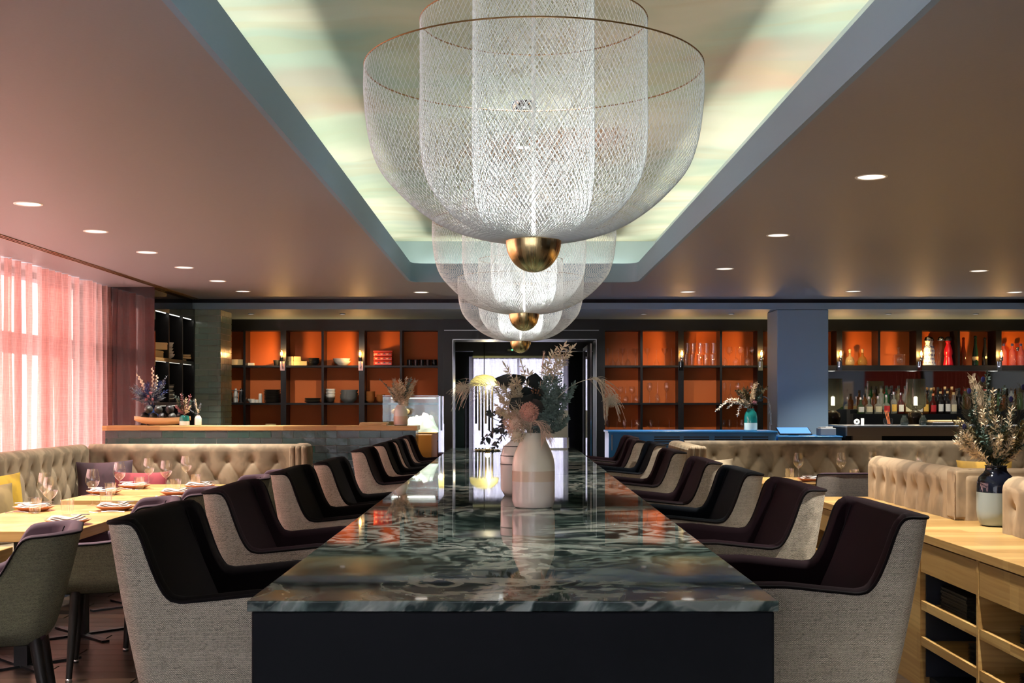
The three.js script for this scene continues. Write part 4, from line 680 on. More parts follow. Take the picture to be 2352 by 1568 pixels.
// ---------------------------------------------------------------- bar: bottles, counter, lamps
const tint = (c, o = {}) => phy(c, 0.04, { transmission: 0.9, thickness: 0, ior: 1.5, ...o });
const bottleG = (h, r, neck = 0.014, sh = 0.62) => lathe([[0, 0.004], [r * 0.8, 0], [r, 0.008], [r, h * sh], [r * 0.85, h * (sh + 0.07)], [neck, h * (sh + 0.17)], [neck, h * 0.97], [neck + 0.003, h * 0.975], [neck + 0.003, h], [0, h]], 24);
{
  const B = (label, x, y, d, geo, mat, extra = [], group = 'bottles on the bar shelf') => { const t = thing('bottle', label, 'bottle', [x, y, -d], 0, group); part(t, 'body', geo, mat); for (const [n, g, m] of extra) part(t, n, g, m); return t; };
  const cork = (y, r = 0.018, m = M.woodSmall) => ['stopper', mg([cyl(r * 0.7, r * 0.7, 0.02, y, 14), new THREE.SphereGeometry(r, 14, 10).translate(0, y + 0.03, 0)]), m];
  const Y1 = 1.8385, d = FRONT + 0.12, bp = x => (x - 1178) * d / 2758;
  const round = lathe([[0, 0.003], [0.045, 0], [0.058, 0.02], [0.058, 0.06], [0.04, 0.10], [0.016, 0.12], [0.013, 0.16], [0, 0.16]], 28);
  B('squat clear bottle with silver label, left of two round ones on the bar shelf', bp(1952), Y1, d, round, tint([0.75, 0.8, 0.62]), [cork(0.16)]);
  B('squat golden bottle, right of two round ones on the bar shelf', bp(1981), Y1, d, round, tint([0.7, 0.6, 0.2]), [cork(0.16)]);
  { const g = thing('decanter', 'square cut crystal decanter with flared stopper alone in its bar cell', 'decanter', [bp(2064), Y1, -d]); part(g, 'body', new RoundedBoxGeometry(0.14, 0.14, 0.09, 2, 0.012).translate(0, 0.07, 0), M.crystal); part(g, 'relief', new THREE.IcosahedronGeometry(0.05, 1).scale(1, 0.9, 0.5).translate(0, 0.065, 0.04), M.crystal); part(g, 'neck', lathe([[0.03, 0.14], [0.018, 0.15], [0.018, 0.175], [0.022, 0.18]], 18), M.crystal); part(g, 'stopper', lathe([[0.012, 0.172], [0.012, 0.185], [0.028, 0.225], [0, 0.225]], 8), M.crystal); }
  const hour = lathe([[0, 0], [0.06, 0], [0.062, 0.01], [0.046, 0.10], [0.044, 0.12], [0.052, 0.15], [0.05, 0.19], [0.034, 0.245], [0.026, 0.27], [0.032, 0.285], [0.04, 0.31], [0, 0.312]], 28), cap = lathe([[0.04, 0.305], [0.044, 0.32], [0.034, 0.345], [0.012, 0.358], [0, 0.36]], 24);
  const dots = (m) => { const l = []; for (let r = 0; r < 5; r++) for (let k = 0; k < 8; k++) { const a = k / 8 * 6.283 + r * 0.4, y = 0.03 + r * 0.05, rad = interp([[0, 0.062], [0.1, 0.047], [0.15, 0.0525], [0.2, 0.049], [0.25, 0.036]], y); l.push(new THREE.TorusGeometry(0.011, 0.003, 4, 12).translate(0, 0, rad).rotateY(a).translate(0, y, 0)); } return ['painted_rings', mg(l), m]; };
  const cer = phy([0.78, 0.76, 0.7], 0.15), cob = std([0.02, 0.04, 0.16], 0.3);
  B('white ceramic hourglass bottle with blue painted rings, left of two', bp(2128), Y1, d - 0.05, hour, cer, [['cap', cap, M.chrome], dots(cob)]);
  B('white ceramic hourglass bottle with blue painted rings, right of two', bp(2141), Y1, d + 0.065, hour, cer, [['cap', cap, M.chrome], dots(cob)]);
  B('clear glass hourglass bottle with silver cap', bp(2161), Y1, d, hour, M.glass, [['cap', cap, M.chrome]]);
  B('bright red hourglass bottle at the end of its bar cell', bp(2178), Y1, d, hour, phy([0.5, 0.01, 0.02], 0.2), [['cap', cap, M.darkSteel]]);
  const slim = lathe([[0, 0], [0.034, 0], [0.036, 0.01], [0.033, 0.14], [0.018, 0.24], [0.015, 0.32], [0.018, 0.322], [0.018, 0.345], [0, 0.35]], 24);
  B('slender amber bottle in the bar cell right of the red one', bp(2213), Y1, d, slim, tint([0.35, 0.10, 0.03]), []);
  B('tall slender dark green bottle in the bar cell right of the red one', bp(2240), Y1, d, slim.clone().scale(1.05, 1.06, 1.05), phy([0.005, 0.02, 0.012], 0.08), [['label', cyl(0.0365, 0.0365, 0.06, 0.05, 20, true), M.woodSmall]]);
  B('slender black bottle with gold crest in the bar cell right of the red one', bp(2262), Y1, d, slim, phy([0.008, 0.008, 0.008], 0.1), [['crest', new THREE.CircleGeometry(0.014, 16).translate(0, 0.1, 0.037), M.brass]]);
  for (let k = 0; k < 3; k++) B(`pink tinted tall bottle, ${ORD[k]} of three at the right end of the bar shelf`, bp(2308 + 20 * k), Y1, d + 0.04, bottleG(0.27, 0.04), tint([0.85, 0.45, 0.5]), [['cap', cyl(0.016, 0.016, 0.03, 0.245, 14), cob]]);
  B('wide round clear bottle at the right end of the bar shelf', bp(2333), Y1, d - 0.05, lathe([[0, 0.004], [0.05, 0], [0.085, 0.03], [0.09, 0.075], [0.07, 0.12], [0.018, 0.145], [0.016, 0.18], [0, 0.18]], 28), M.glass, [cork(0.18, 0.02, M.chrome)]);
  // back bar ledge with two rows of bottles
  const LD = 14.35, LY = 1.249, lp = x => (x - 1178) * LD / 2758;
  const led = thing('bottle_ledge', 'black stepped ledge carrying the row of bar bottles', 'ledge'); part(led, 'step', span(4.05, 6.9, 0.9, LY, LD - 0.06, LD + 0.06), M.blackMatte); part(led, 'step', span(4.05, 6.9, 0.9, LY + 0.05, LD + 0.062, LD + 0.22), M.blackMatte);
  one('back_bar', 'black back bar cabinet below the bottles', 'cabinet', mg([span(3.57, 6.95, 0, 0.9, 13.75, 14.68), span(3.57, 6.95, 0.9, 1.0, 14.62, 14.69)]), M.blackMatte);
  const lab = (w, y, h, m, r) => ['label', new THREE.CylinderGeometry(r + 0.001, r + 0.001, h, 20, 1, true, -w, 2 * w).translate(0, y + h / 2, 0), m];
  const L = { cream: std([0.7, 0.62, 0.42], 0.6), white: std([0.75, 0.74, 0.7], 0.6), red: std([0.5, 0.02, 0.03], 0.5), gold: std([0.7, 0.42, 0.08], 0.4), blue: std([0.06, 0.09, 0.14], 0.5) };
  const clear = tint([0.92, 0.95, 0.9]), green = tint([0.3, 0.5, 0.25]), amber = tint([0.5, 0.22, 0.06]), ruby = tint([0.4, 0.04, 0.03]), dark = phy([0.008, 0.007, 0.007], 0.08), black = mBlackC;
  const front = [[1977, 0.17, 0.042, green, 'white', 'green tinted squat bottle'], [1996, 0.18, 0.044, clear, 'cream', 'clear squat bottle'], [2017, 0.185, 0.046, clear, 'cream', 'clear round bottle'], [2036, 0.2, 0.042, clear, 'red', 'clear bottle with red and white label'], [2053, 0.235, 0.036, clear, 'gold', 'tall clear bottle with orange label'], [2069, 0.225, 0.036, ruby, 'white', 'red liqueur bottle with pale label'], [2086, 0.235, 0.046, amber, 'cream', 'amber bottle with cream label and red wax neck'], [2109, 0.215, 0.055, clear, 'white', 'wide clear bottle with white label'], [2126, 0.235, 0.036, amber, 'gold', 'slim amber bottle with gold label'], [2143, 0.215, 0.038, ruby, 'red', 'dark red bottle with red label'], [2160, 0.24, 0.036, dark, 'white', 'black bottle with white oval label'], [2176, 0.245, 0.036, dark, 'white', 'black bottle with tall white label'], [2190, 0.23, 0.038, clear, 'cream', 'clear bottle half hidden by the peacock feather']];
  const stop = { red: std([0.55, 0.01, 0.03], 0.3), wood: M.woodSmall, black: mBlackC, silver: M.chrome };
  front.forEach(([x, h, r, m, l, name], i) => B(`${name}, front row of the bar ledge`, lp(x), LY + 0.0005, LD, bottleG(h, r, 0.013, i < 4 ? 0.5 : 0.6), m, [lab(0.9, h * 0.12, h * 0.36, L[l], r), ['stopper', cyl(0.0145, 0.0145, 0.03, h - 0.004, 14), i === 6 ? stop.red : i > 9 ? stop.wood : i === 9 ? std([0.6, 0.2, 0.1], 0.4) : stop.silver]], 'bottles on the bar ledge'));
  const back = [[1985, 0.19, amber, 'olive amber bottle'], [2006, 0.24, amber, 'brown bottle'], [2022, 0.30, clear, 'tall clear bottle with orange seal'], [2034, 0.30, tint([0.05, 0.35, 0.15]), 'bright green bottle'], [2046, 0.30, dark, 'tall dark bottle'], [2062, 0.30, tint([0.6, 0.5, 0.25]), 'golden bottle'], [2077, 0.295, clear, 'clear bottle with black cap'], [2094, 0.27, amber, 'dark amber bottle'], [2118, 0.285, ruby, 'bottle with a red cap'], [2136, 0.27, tint([0.25, 0.4, 0.3]), 'sea green bottle'], [2152, 0.28, dark, 'black wine bottle'], [2168, 0.285, dark, 'black wine bottle with cork'], [2184, 0.285, amber, 'amber wine bottle']];
  back.forEach(([x, h, m, name], i) => B(`${name}, ${ORD[i]} in the back row of the bar ledge`, lp(x) * 1.012, LY + 0.0505, LD + 0.14, bottleG(h * 0.86, 0.036), m, [['cap', cyl(0.015, 0.015, 0.04, h * 0.86 - 0.01, 14), i === 8 ? stop.red : i === 9 || i > 10 ? stop.wood : stop.black]], 'bottles on the bar ledge'));
  for (let k = 0; k < 10; k++) B(`dark bottle, ${ORD[k]} of those behind the right hand bouquet`, 5.38 + k * 0.105, LY + 0.0505, LD + 0.13, bottleG(0.24 + 0.03 * hash(k, 3, 3), 0.036), [dark, amber, clear, green][k % 4], [['cap', cyl(0.015, 0.015, 0.03, 0.23, 14), k === 3 ? stop.red : stop.black]], 'bottles on the bar ledge');
}
{ // bar counter
  const t = thing('bar_counter', 'dark steel bar counter behind the right banquette', 'counter');
  part(t, 'counter_top', span(3.36, 7.0, 1.135, 1.152, 12.08, 12.8, 0.003), std([0.20, 0.24, 0.28], 0.25, { metalness: 0.6 }));
  part(t, 'front_fascia', span(3.37, 7.0, 1.05, 1.1345, 12.10, 12.16), std([0.16, 0.13, 0.10], 0.35, { metalness: 0.5 })); part(t, 'side_panel', span(3.37, 3.43, 0, 1.1345, 12.161, 12.79), M.blackMatte);
  part(t, 'corner_post', span(3.43, 3.72, 0, 1.0495, 12.11, 12.17), std([0.16, 0.13, 0.10], 0.35, { metalness: 0.5 })); part(t, 'recessed_front', span(3.72, 7.0, 0, 1.0495, 12.3, 12.34), M.blackMatte);
  const by = 1.1525, bd = 12.45, bq = x => (x - 1178) * bd / 2758;
  one('cocktail_glass', 'round clear glass with orange straws on the bar counter', 'glass', lathe([[0, 0.003], [0.03, 0], [0.045, 0.02], [0.05, 0.045], [0.042, 0.07], [0.04, 0.07]], 24), M.glass, [bq(2040), by, -bd]);
  one('straws', 'small bundle of orange straws leaning in the round glass', 'straws', mg([0, 1, 2].map(k => tube([V(0.01 * k, 0.01, 0), V(-0.035 + 0.014 * k, 0.15, 0.005 * k)], 0.003, 4, 6))), std([0.75, 0.18, 0.05], 0.5), [bq(2040), by, -bd]);
  for (let k = 0; k < 2; k++) one('jar', `${['left', 'right'][k]} dark jar with silver lid on the bar counter`, 'jar', mg([lathe([[0, 0], [0.036, 0], [0.04, 0.04], [0.028, 0.075], [0.02, 0.08], [0.02, 0.1], [0, 0.1]], 20)]), tint([0.2, 0.24, 0.2]), [bq(2077 + k * 43), by, -bd], 0, 'jars on the bar counter');
  one('cutting_board', 'pale wooden cutting board lying on a black tray on the bar counter', 'board', bx(0.32, 0.02, 0.16, 0, 0.01, 0, 0.004), mBox, [bq(2172), by + 0.03, -bd], 0.1);
  one('serving_tray', 'black tray under the pale cutting board', 'tray', bx(0.38, 0.03, 0.2, 0, 0.015, 0, 0.006), mBlackC, [bq(2172), by - 0.0002, -bd], 0.1);
  one('menu_stand', 'small white card standing at the left end of the bar counter', 'card', bx(0.03, 0.07, 0.012, 0, 0.035, 0), M.linen, [bq(1981), by, -bd]);
  one('tape_roll', 'white paper roll at the left end of the bar counter', 'paper roll', new THREE.TorusGeometry(0.02, 0.012, 8, 20).translate(0, 0.032, 0), M.linen, [bq(1968), by, -bd]);
  // table lamps with smoked glass cylinder shades
  for (const [x, d, l] of [[1913, 13.9, 'smoked glass bar lamp just right of the blue pillar'], [2103, 14.02, 'smoked glass bar lamp in the middle of the bottle row']]) {
    const lx = (x - 1178) * d / 2758, o = thing('bar_lamp', l, 'lamp', [lx, 0.9, -d], 0, 'smoked glass bar lamps'), Y0 = 0.42;
    part(o, 'base', lathe([[0, 0], [0.09, 0], [0.07, 0.05], [0.055, 0.2], [0.09, 0.3], [0.08, 0.36], [0.02, Y0 - 0.02], [0, Y0 - 0.02]], 28), phy([0.03, 0.022, 0.015], 0.2));
    part(o, 'socket', cyl(0.02, 0.02, 0.06, Y0 - 0.03, 16), M.chrome); part(o, 'bulb', lathe([[0, Y0 + 0.03], [0.022, Y0 + 0.03], [0.022, Y0 + 0.125], [0.012, Y0 + 0.135], [0, Y0 + 0.135]], 18), M.tubeBulb);
    part(o, 'shade', lathe([[0.055, Y0 - 0.02], [0.11, Y0 + 0.02], [0.12, Y0 + 0.06], [0.105, Y0 + 0.34]], 36), M.smoke);
    const p = new THREE.PointLight(RGB(1, 0.9, 0.6), 0.25, 0, 2); p.position.set(lx, 0.9 + Y0 + 0.08, -d); p.castShadow = true; scene.add(p);
  }
}
{ // blue metal console with louvres
  const t = thing('blue_console', 'bright blue metal service cabinet with louvre slots behind the right banquette', 'cabinet');
  part(t, 'body', span(0.975, 2.68, 0, 1.075, 12.21, 12.75, 0.004), M.blueMetal); part(t, 'top', span(0.965, 2.69, 1.0755, 1.097, 12.19, 12.77, 0.004), M.blueMetal);
  for (let g = 0; g < 4; g++) for (let r = 0; r < 4; r++) { const x = [1.436, 1.735, 2.05, 2.335][g]; const s = part(t, 'louvre', span(x, x + 0.26, 1.030 - r * 0.0245, 1.041 - r * 0.0245, 12.200, 12.2095), M.black); part(s, 'hood', span(x, x + 0.26, 1.041 - r * 0.0245, 1.0445 - r * 0.0245, 12.194, 12.2098), M.blueMetal); }
  part(t, 'handle', span(1.0, 1.012, 0.9, 1.06, 12.19, 12.209), M.chrome);
  const u = thing('blue_side_cabinet', 'lower blue cabinet between the louvred one and the bar counter', 'cabinet'); part(u, 'body', span(2.695, 3.345, 0, 1.03, 12.21, 12.75, 0.004), M.blueMetal); part(u, 'top', span(2.692, 3.35, 1.0305, 1.046, 12.19, 12.77, 0.004), M.blueMetal);
  const s = thing('tablet_screen', 'lit blue tablet screen lying on the lower blue cabinet', 'screen', [2.92, 1.0465, -12.48]); const b = part(s, 'housing', bx(0.34, 0.014, 0.2, 0, 0, 0, 0.004), M.blackMatte); b.rotation.x = 0.32; b.position.y = 0.042; const sc = part(b, 'screen', bx(0.32, 0.002, 0.18, 0, 0.008, 0), M.screen); part(s, 'stand', bx(0.1, 0.02, 0.08, 0, 0.01, -0.03), M.blackMatte);
  const q = thing('receipt_printer', 'grey receipt printer on the lower blue cabinet beside the bar counter', 'printer', [3.24, 1.0465, -12.42]); part(q, 'body', bx(0.16, 0.075, 0.18, 0, 0.0375, 0, 0.006), std([0.12, 0.13, 0.14], 0.5)); part(q, 'lid', bx(0.13, 0.012, 0.1, 0, 0.081, -0.02, 0.004), std([0.2, 0.2, 0.2], 0.5)); part(q, 'paper', bx(0.07, 0.012, 0.004, 0.02, 0.086, 0.045), M.linen);
}
{ // glass display case on an orange stand
  const t = thing('display_case', 'glass display case lit from inside on an orange stand beside the doorway', 'display case'), x0 = -1.226, x1 = -0.698, d0 = 11.30, d1 = 12.2;
  part(t, 'stand', span(x0 + 0.01, x1 - 0.07, 0, 1.083, d0 + 0.02, d1 - 0.02, 0.004), M.orangeBox);
  for (const g of [span(x0, x1, 1.084, 1.437, d0, d0 + 0.006), span(x0, x1, 1.084, 1.437, d1 - 0.006, d1), span(x0, x0 + 0.006, 1.084, 1.437, d0 + 0.007, d1 - 0.007), span(x1 - 0.006, x1, 0.70, 1.437, d0 + 0.007, d1 - 0.007)]) part(t, 'pane', g, M.caseGlass);
  part(t, 'top_pane', span(x0, x1, 1.4375, 1.449, d0, d1), M.caseGlass); part(t, 'edge_trim', mg([span(x0, x1, 1.449, 1.453, d0 - 0.002, d0 + 0.01), span(x0, x1, 1.4335, 1.437, d0 + 0.008, d0 + 0.014)]), M.steel);
  part(t, 'inner_shelf', span(x0 + 0.01, x1 - 0.01, 1.26, 1.266, d0 + 0.2, d1 - 0.02), M.caseGlass);
  part(t, 'led_bar', span(x0 + 0.05, x1 - 0.05, 1.425, 1.432, d0 + 0.3, d0 + 0.32), M.led);
  const l = new THREE.RectAreaLight(RGB(1, 0.93, 0.8), 16, x1 - x0 - 0.12, 0.03); l.position.set((x0 + x1) / 2, 1.423, -(d0 + 0.31)); l.rotation.x = -Math.PI / 2; scene.add(l);
  const paper = grid(26, 22, (u, v) => { const a = fbm(u, v, 6, 6, 4, 301), e = Math.sin(Math.PI * u) * Math.sin(Math.PI * v); return [(u - 0.5) * 0.36, 0.02 + 0.15 * Math.min(1, 1.6 * e) * (0.1 + 1.5 * a) , (v - 0.5) * 0.5]; });
  one('crumpled_paper', 'crumpled white wrapping paper heaped inside the display case', 'paper', paper, std([0.85, 0.82, 0.74], 0.8), [-0.90, 1.082, -11.75]);
  for (let k = 0; k < 3; k++) one('bread_roll', `${['left', 'middle', 'right'][k]} bread roll on white paper in the display case`, 'bread', new THREE.SphereGeometry(0.05, 16, 10).scale(1.2, 0.6, 1).translate(0, 0.03, 0), std([0.5, 0.27, 0.1], 0.7), [-1.12 + 0.02 * k, 1.268, -11.62 - 0.13 * k], 0, 'bread rolls in the display case');
  for (let k = 0; k < 4; k++) one('plate', `white plate in the display case, ${k === 0 ? 'lowest' : k === 3 ? 'topmost' : ORD[k] + ' from below'} of the pile`, 'plate', dishG(0.075, 0.012), M.whiteGloss, [-1.13, 1.0845 + k * 0.012, -11.48], 0, 'plates in the display case');
}
// ---------------------------------------------------------------- doorway, glass and the room beyond
{
  const f = structGroup('door_1'), x0 = -0.736, x1 = 1.023, top = 2.157;
  part(f, 'jamb', span(-0.848, x0, 0, top, 14.66, 15.36), M.black); part(f, 'jamb', span(x1, 1.058, 0, top, 14.66, 15.36), M.black); part(f, 'header', span(-0.848, 1.058, top, SOFFIT - 0.001, 14.66, 15.36), M.black); part(f, 'header_strip', span(-0.84, 1.05, 2.262, 2.268, 14.652, 14.659), M.steel);
  part(f, 'edge_profile', span(x0, x0 + 0.007, 0, top, 14.655, 14.675), M.steel); part(f, 'edge_profile', span(x1 - 0.007, x1, 0, top, 14.655, 14.675), M.steel); part(f, 'edge_profile', span(x0, x1, top - 0.007, top, 14.655, 14.675), M.steel);
  // sliding leaf, half open, standing on the right
  for (const [a, b] of [[15.0, 15.04], [15.9, 15.94]]) part(f, 'leaf_stile', span(0.93, 0.97, 0, 2.1, a, b), M.darkSteel);
  part(f, 'leaf_pane', span(0.947, 0.953, 0.05, 2.06, 15.04, 15.9), M.caseGlass); part(f, 'leaf_rail', span(0.93, 0.97, 2.06, 2.1, 15.04, 15.9), M.darkSteel); part(f, 'bright_profile', span(0.965, 0.985, 0, 2.12, 14.98, 15.0), M.chrome);
  const teal = structGroup('wall_vestibule');
  part(teal, 'side_wall', span(-1.5, -1.4, 0, 3.0, 15.36, 20.0), M.blackMatte); part(teal, 'side_wall', span(1.62, 1.72, 0, 3.0, 15.36, 20.0), M.navy);
  for (const g of [span(-1.4, -0.69, 0, 3.0, 19.8, 19.95), span(0.876, 1.62, 0, 3.0, 19.8, 19.95), span(-0.69, 0.876, 2.10, 3.0, 19.8, 19.95), span(-0.69, 0.876, 0, 0.25, 19.8, 19.95)]) part(teal, 'end_wall', g, M.blackMatte);
  part(teal, 'header_beam', span(-1.4, 1.62, 2.16, 2.3, 18.2, 18.5), M.black);
  const c2 = structGroup('ceiling_vestibule'); part(c2, 'slab', span(-1.5, 1.72, 2.6, 2.7, 15.36, 20.0), M.blackMatte);
  const d2 = structGroup('door_2'); part(d2, 'leaf', span(-0.86, -0.70, 0, 1.72, 17.4, 17.45), std([0.03, 0.16, 0.15], 0.3)); part(d2, 'frame', mg([span(-0.88, -0.86, 0, 1.74, 17.4, 17.45), span(-0.70, -0.68, 0, 1.74, 17.4, 17.45)]), M.black);
  const w2 = structGroup('window_2'); for (const x of [-0.67, 0.09, 0.856]) part(w2, 'mullion', span(x - 0.02, x + 0.02, 0.25, 2.10, 19.86, 19.9), M.white); part(w2, 'pane', span(-0.65, 0.07, 0.25, 2.1, 19.878, 19.882), M.glass); part(w2, 'pane', span(0.11, 0.836, 0.25, 2.1, 19.878, 19.882), M.glass);
  one('sheer_curtain', 'pale lilac sheer curtain behind the dried bouquet, seen through the doorway', 'curtain', grid(200, 3, (u, v) => { const x = -0.72 + 1.63 * u; return [x, 0.05 + 2.08 * v, -19.68 + 0.05 * Math.sin(x * 48 + 2 * Math.sin(x * 7)) + 0.02 * Math.sin(x * 103), x * 1.3, v * 2]; }), phy([0.62, 0.55, 0.64], 0.6, { map: T.linen, transmission: 0.26, thickness: 0, ior: 1.1, specularIntensity: 0.1 }), [0, 0, 0]);
  part(scene.getObjectByName('door_1'), 'light_bar', span(-0.60, 0.72, 2.045, 2.075, 17.9, 17.93), std([0.5, 0.55, 0.48], 0.5));
  part(scene.getObjectByName('door_1'), 'light_bar_bracket', span(-0.60, 0.72, 2.075, 2.16, 18.18, 18.2), M.black);
  const ex = thing('exit_sign', 'small emergency light box with a green dot above the far doorway', 'sign', [0.06, 2.175, -18.17]); part(ex, 'housing', bx(0.28, 0.03, 0.03, 0, 0, 0, 0.003), std([0.2, 0.2, 0.2], 0.5)); part(ex, 'green_light', new THREE.SphereGeometry(0.012, 12, 8).translate(-0.07, 0, 0.016), M.exit);
  const lp = thing('tube_pendant', 'golden dome pendant with hanging brass tubes seen through the doorway', 'pendant lamp', [-0.42, 1.62, -17.6]);
  part(lp, 'dome', lathe([[0.22, 0.0], [0.2, 0.08], [0.12, 0.15], [0.02, 0.17], [0, 0.17]], 32), phy([0.62, 0.58, 0.30], 0.45, { transmission: 0.65, thickness: 0 })); part(lp, 'cord', cyl(0.006, 0.006, 0.81, 0.17, 8), M.black);
  for (let k = 0; k < 6; k++) part(lp, 'brass_tube', cyl(0.014, 0.014, 0.55 + 0.1 * (k % 3), -0.55 - 0.1 * (k % 3), 12).translate(-0.12 + 0.048 * k, 0, 0.04 * (k % 2)), k % 2 ? M.brass : M.darkSteel);
  part(lp, 'bulb', new THREE.SphereGeometry(0.03, 16, 12).translate(0.07, -0.02, 0.13), glow(RGB(1, 0.9, 0.6), 10)); const pl = new THREE.PointLight(RGB(1, 0.88, 0.6), 0.8, 0, 2); pl.position.set(-0.35, 1.6, -17.47); pl.castShadow = true; scene.add(pl);
  const ch = thing('white_chair', 'white metal chair with crossed legs beyond the doorway', 'chair', [0.62, 0, -18.3]); part(ch, 'seat', bx(0.42, 0.02, 0.4, 0, 0.46, 0, 0.008), M.white); part(ch, 'backrest', bx(0.36, 0.42, 0.02, 0.05, 1.05, -0.12, 0.008), M.white);
  for (const s of [-1, 1]) { part(ch, 'crossed_leg', tube([V(-0.2, 0, s * 0.16), V(0.2, 0.46, s * 0.16), V(0.22, 0.85, s * 0.16)], 0.012, 12, 6), M.white); part(ch, 'crossed_leg', tube([V(0.2, 0, s * 0.17), V(-0.18, 0.46, s * 0.17)], 0.012, 8, 6), M.white); }
  const so = thing('dark_red_bench', 'dark red upholstered bench beyond the doorway', 'bench', [-0.45, 0, -18.6]); part(so, 'seat', bx(0.8, 0.16, 0.5, 0, 0.52, 0, 0.03), std([0.12, 0.02, 0.035], 0.7)); part(so, 'base', bx(0.76, 0.44, 0.46, 0, 0.22, 0), M.black);
}
// ---------------------------------------------------------------- right side: long banquette, low cabinet with booth backs
{
  const t = thing('right_banquette', 'beige tufted velvet banquette behind the right dining tables', 'banquette');
  tuftedBack(t, 4.75, 0.58, [0.437, 0.287, 0.13], 0.213, 0.06, 0.034, 0.12, M.velvet, [1.62, 0.447, -11.30], 0, 0.012);
  const w = part(t, 'end_wing', bx(0.15, 0.58, 1.36, 1.545, 0.447 + 0.29, -10.72, 0.05), M.velvet);
  for (let k = 0; k < 3; k++) part(t, 'flute', new THREE.CapsuleGeometry(0.027, 0.525, 5, 16).translate(1.495 + 0.05 * k, 0.447 + 0.288, -10.045), M.velvet);
  part(t, 'seat_cushion', span(1.62, 6.3, 0.30, 0.455, 10.72, 11.28, 0.04), M.velvet); part(t, 'plinth', span(1.5, 6.3, 0, 0.31, 10.8, 11.28), M.navy);
  part(t, 'wing_base', span(1.49, 1.60, 0, 0.45, 10.08, 11.36), M.navy);
  const put = (label, mat, w_, h, th, pos, ry, rx) => { const g = thing('throw_cushion', label, 'cushion', pos, ry, 'cushions on the right banquette'); const m = part(g, 'cover', pillow(w_, h, th), mat); m.rotation.x = rx; };
  put('pale beige cushion at the left end of the right banquette', phy([0.5, 0.4, 0.27], 0.85, { map: T.nap }), 0.42, 0.42, 0.15, [1.86, 0.665, -11.02], 0.35, -0.25);
  put('mustard cushion on the right banquette behind the tufted booth', phy([0.42, 0.24, 0.03], 0.85, { map: T.nap }), 0.5, 0.40, 0.15, [4.35, 0.66, -11.05], -0.1, -0.25);
}
const CAB = 0.76;
{
  const t = thing('wooden_cabinet', 'low maple cabinet with drawers and open shelves along the right aisle', 'cabinet'), x = 1.98, xb = 2.62;
  part(t, 'cabinet_top', span(x, 3.3, CAB - 0.04, CAB, 3.3, 8.05, 0.003), M.wood);
  const posts = [3.66, 4.40, 5.13, 5.86, 6.62, 7.36, 7.98];
  posts.forEach(d => part(t, 'upright', span(x + 0.004, xb, 0, CAB - 0.0405, d - 0.011, d + 0.011), M.wood));
  for (let i = 0; i < posts.length - 1; i++) {
    const a = posts[i] + 0.0115, b = posts[i + 1] - 0.0115;
    part(t, 'drawer_front', span(x + 0.006, x + 0.026, 0.570, CAB - 0.046, a + 0.002, b - 0.002, 0.002), M.wood);
    part(t, 'drawer_box', span(x + 0.027, xb - 0.06, 0.585, CAB - 0.06, a + 0.01, b - 0.01), M.wood);
    for (const [y0, y1] of [[0.39, 0.41], [0.215, 0.235]]) { part(t, 'shelf', span(x + 0.03, xb - 0.01, y0, y1, a, b), M.wood); part(t, 'shelf_lip', span(x + 0.008, x + 0.0295, y0 - 0.004, y1 + 0.02, a, b, 0.002), M.wood); }
  }
  part(t, 'back_board', span(xb - 0.009, xb, 0, CAB - 0.041, 3.3, 8.0), M.navy); part(t, 'plinth', span(x + 0.05, xb - 0.02, 0, 0.06, 3.3, 7.95), M.navy);
  part(t, 'inner_lining', span(x + 0.03, xb - 0.012, 0.06, 0.56, 5.835, 5.847), M.navy); part(t, 'end_panel', span(x + 0.006, x + 0.022, 0, 0.566, 5.875, 6.606), M.wood);
}
{ // menus and napkins on its shelves
  const cover = std([0.014, 0.014, 0.015], 0.5), edge = std([0.06, 0.055, 0.045], 0.7);
  const menu = (label, x, y, d, ry, w = 0.34, l = 0.24) => { const t = thing('menu_folder', label, 'menu', [x, y, -d], ry, 'black menu folders'); part(t, 'cover', mg([bx(l, 0.003, w, 0, 0.0125, 0), bx(l, 0.003, w, 0, 0.0015, 0), bx(0.003, 0.014, w, l / 2, 0.007, 0)]), cover); part(t, 'pages', bx(l - 0.01, 0.0075, w - 0.01, -0.003, 0.0072, 0), edge); };
  for (let k = 0; k < 7; k++) menu(`black menu folder, ${k === 6 ? 'topmost' : k ? ORD[k] + ' from below' : 'lowest'} of the stack on the upper cabinet shelf`, 2.17 + 0.006 * hash(k, 1, 1), 0.4105 + k * 0.0145, 5.60, 0.02 * (hash(k, 2, 2) - 0.5));
  const nap = (label, x, y, d, n) => { for (let k = 0; k < n; k++) { const g = grid(14, 2, (u, v) => [(v - 0.5) * 0.2, 0.004 + 0.02 * Math.pow(u, 2), (u - 0.5) * 0.2]); one('black_napkin', `${label}, ${k === n - 1 ? 'topmost' : k ? ORD[k] + ' from below' : 'lowest'} in the pile`, 'napkin', mg([g, g.clone().translate(0, 0.006, 0)]), k % 2 ? cover : std([0.05, 0.048, 0.042], 0.9), [x, y + k * 0.0125, -d], 0, 'folded black napkins'); } };
  nap('black napkin on the upper cabinet shelf', 2.13, 0.411, 5.26, 6);
  nap('black napkin on the lower cabinet shelf', 2.13, 0.236, 5.26, 7);
  nap('black napkin in the nearest cabinet bay', 2.13, 0.236, 4.72, 6);
  for (let k = 0; k < 5; k++) menu(`black menu folder, ${k === 4 ? 'topmost' : k ? ORD[k] + ' from below' : 'lowest'} of the stack in the nearest cabinet bay`, 2.2, 0.4105 + k * 0.0145, 4.75, 0.02);
}
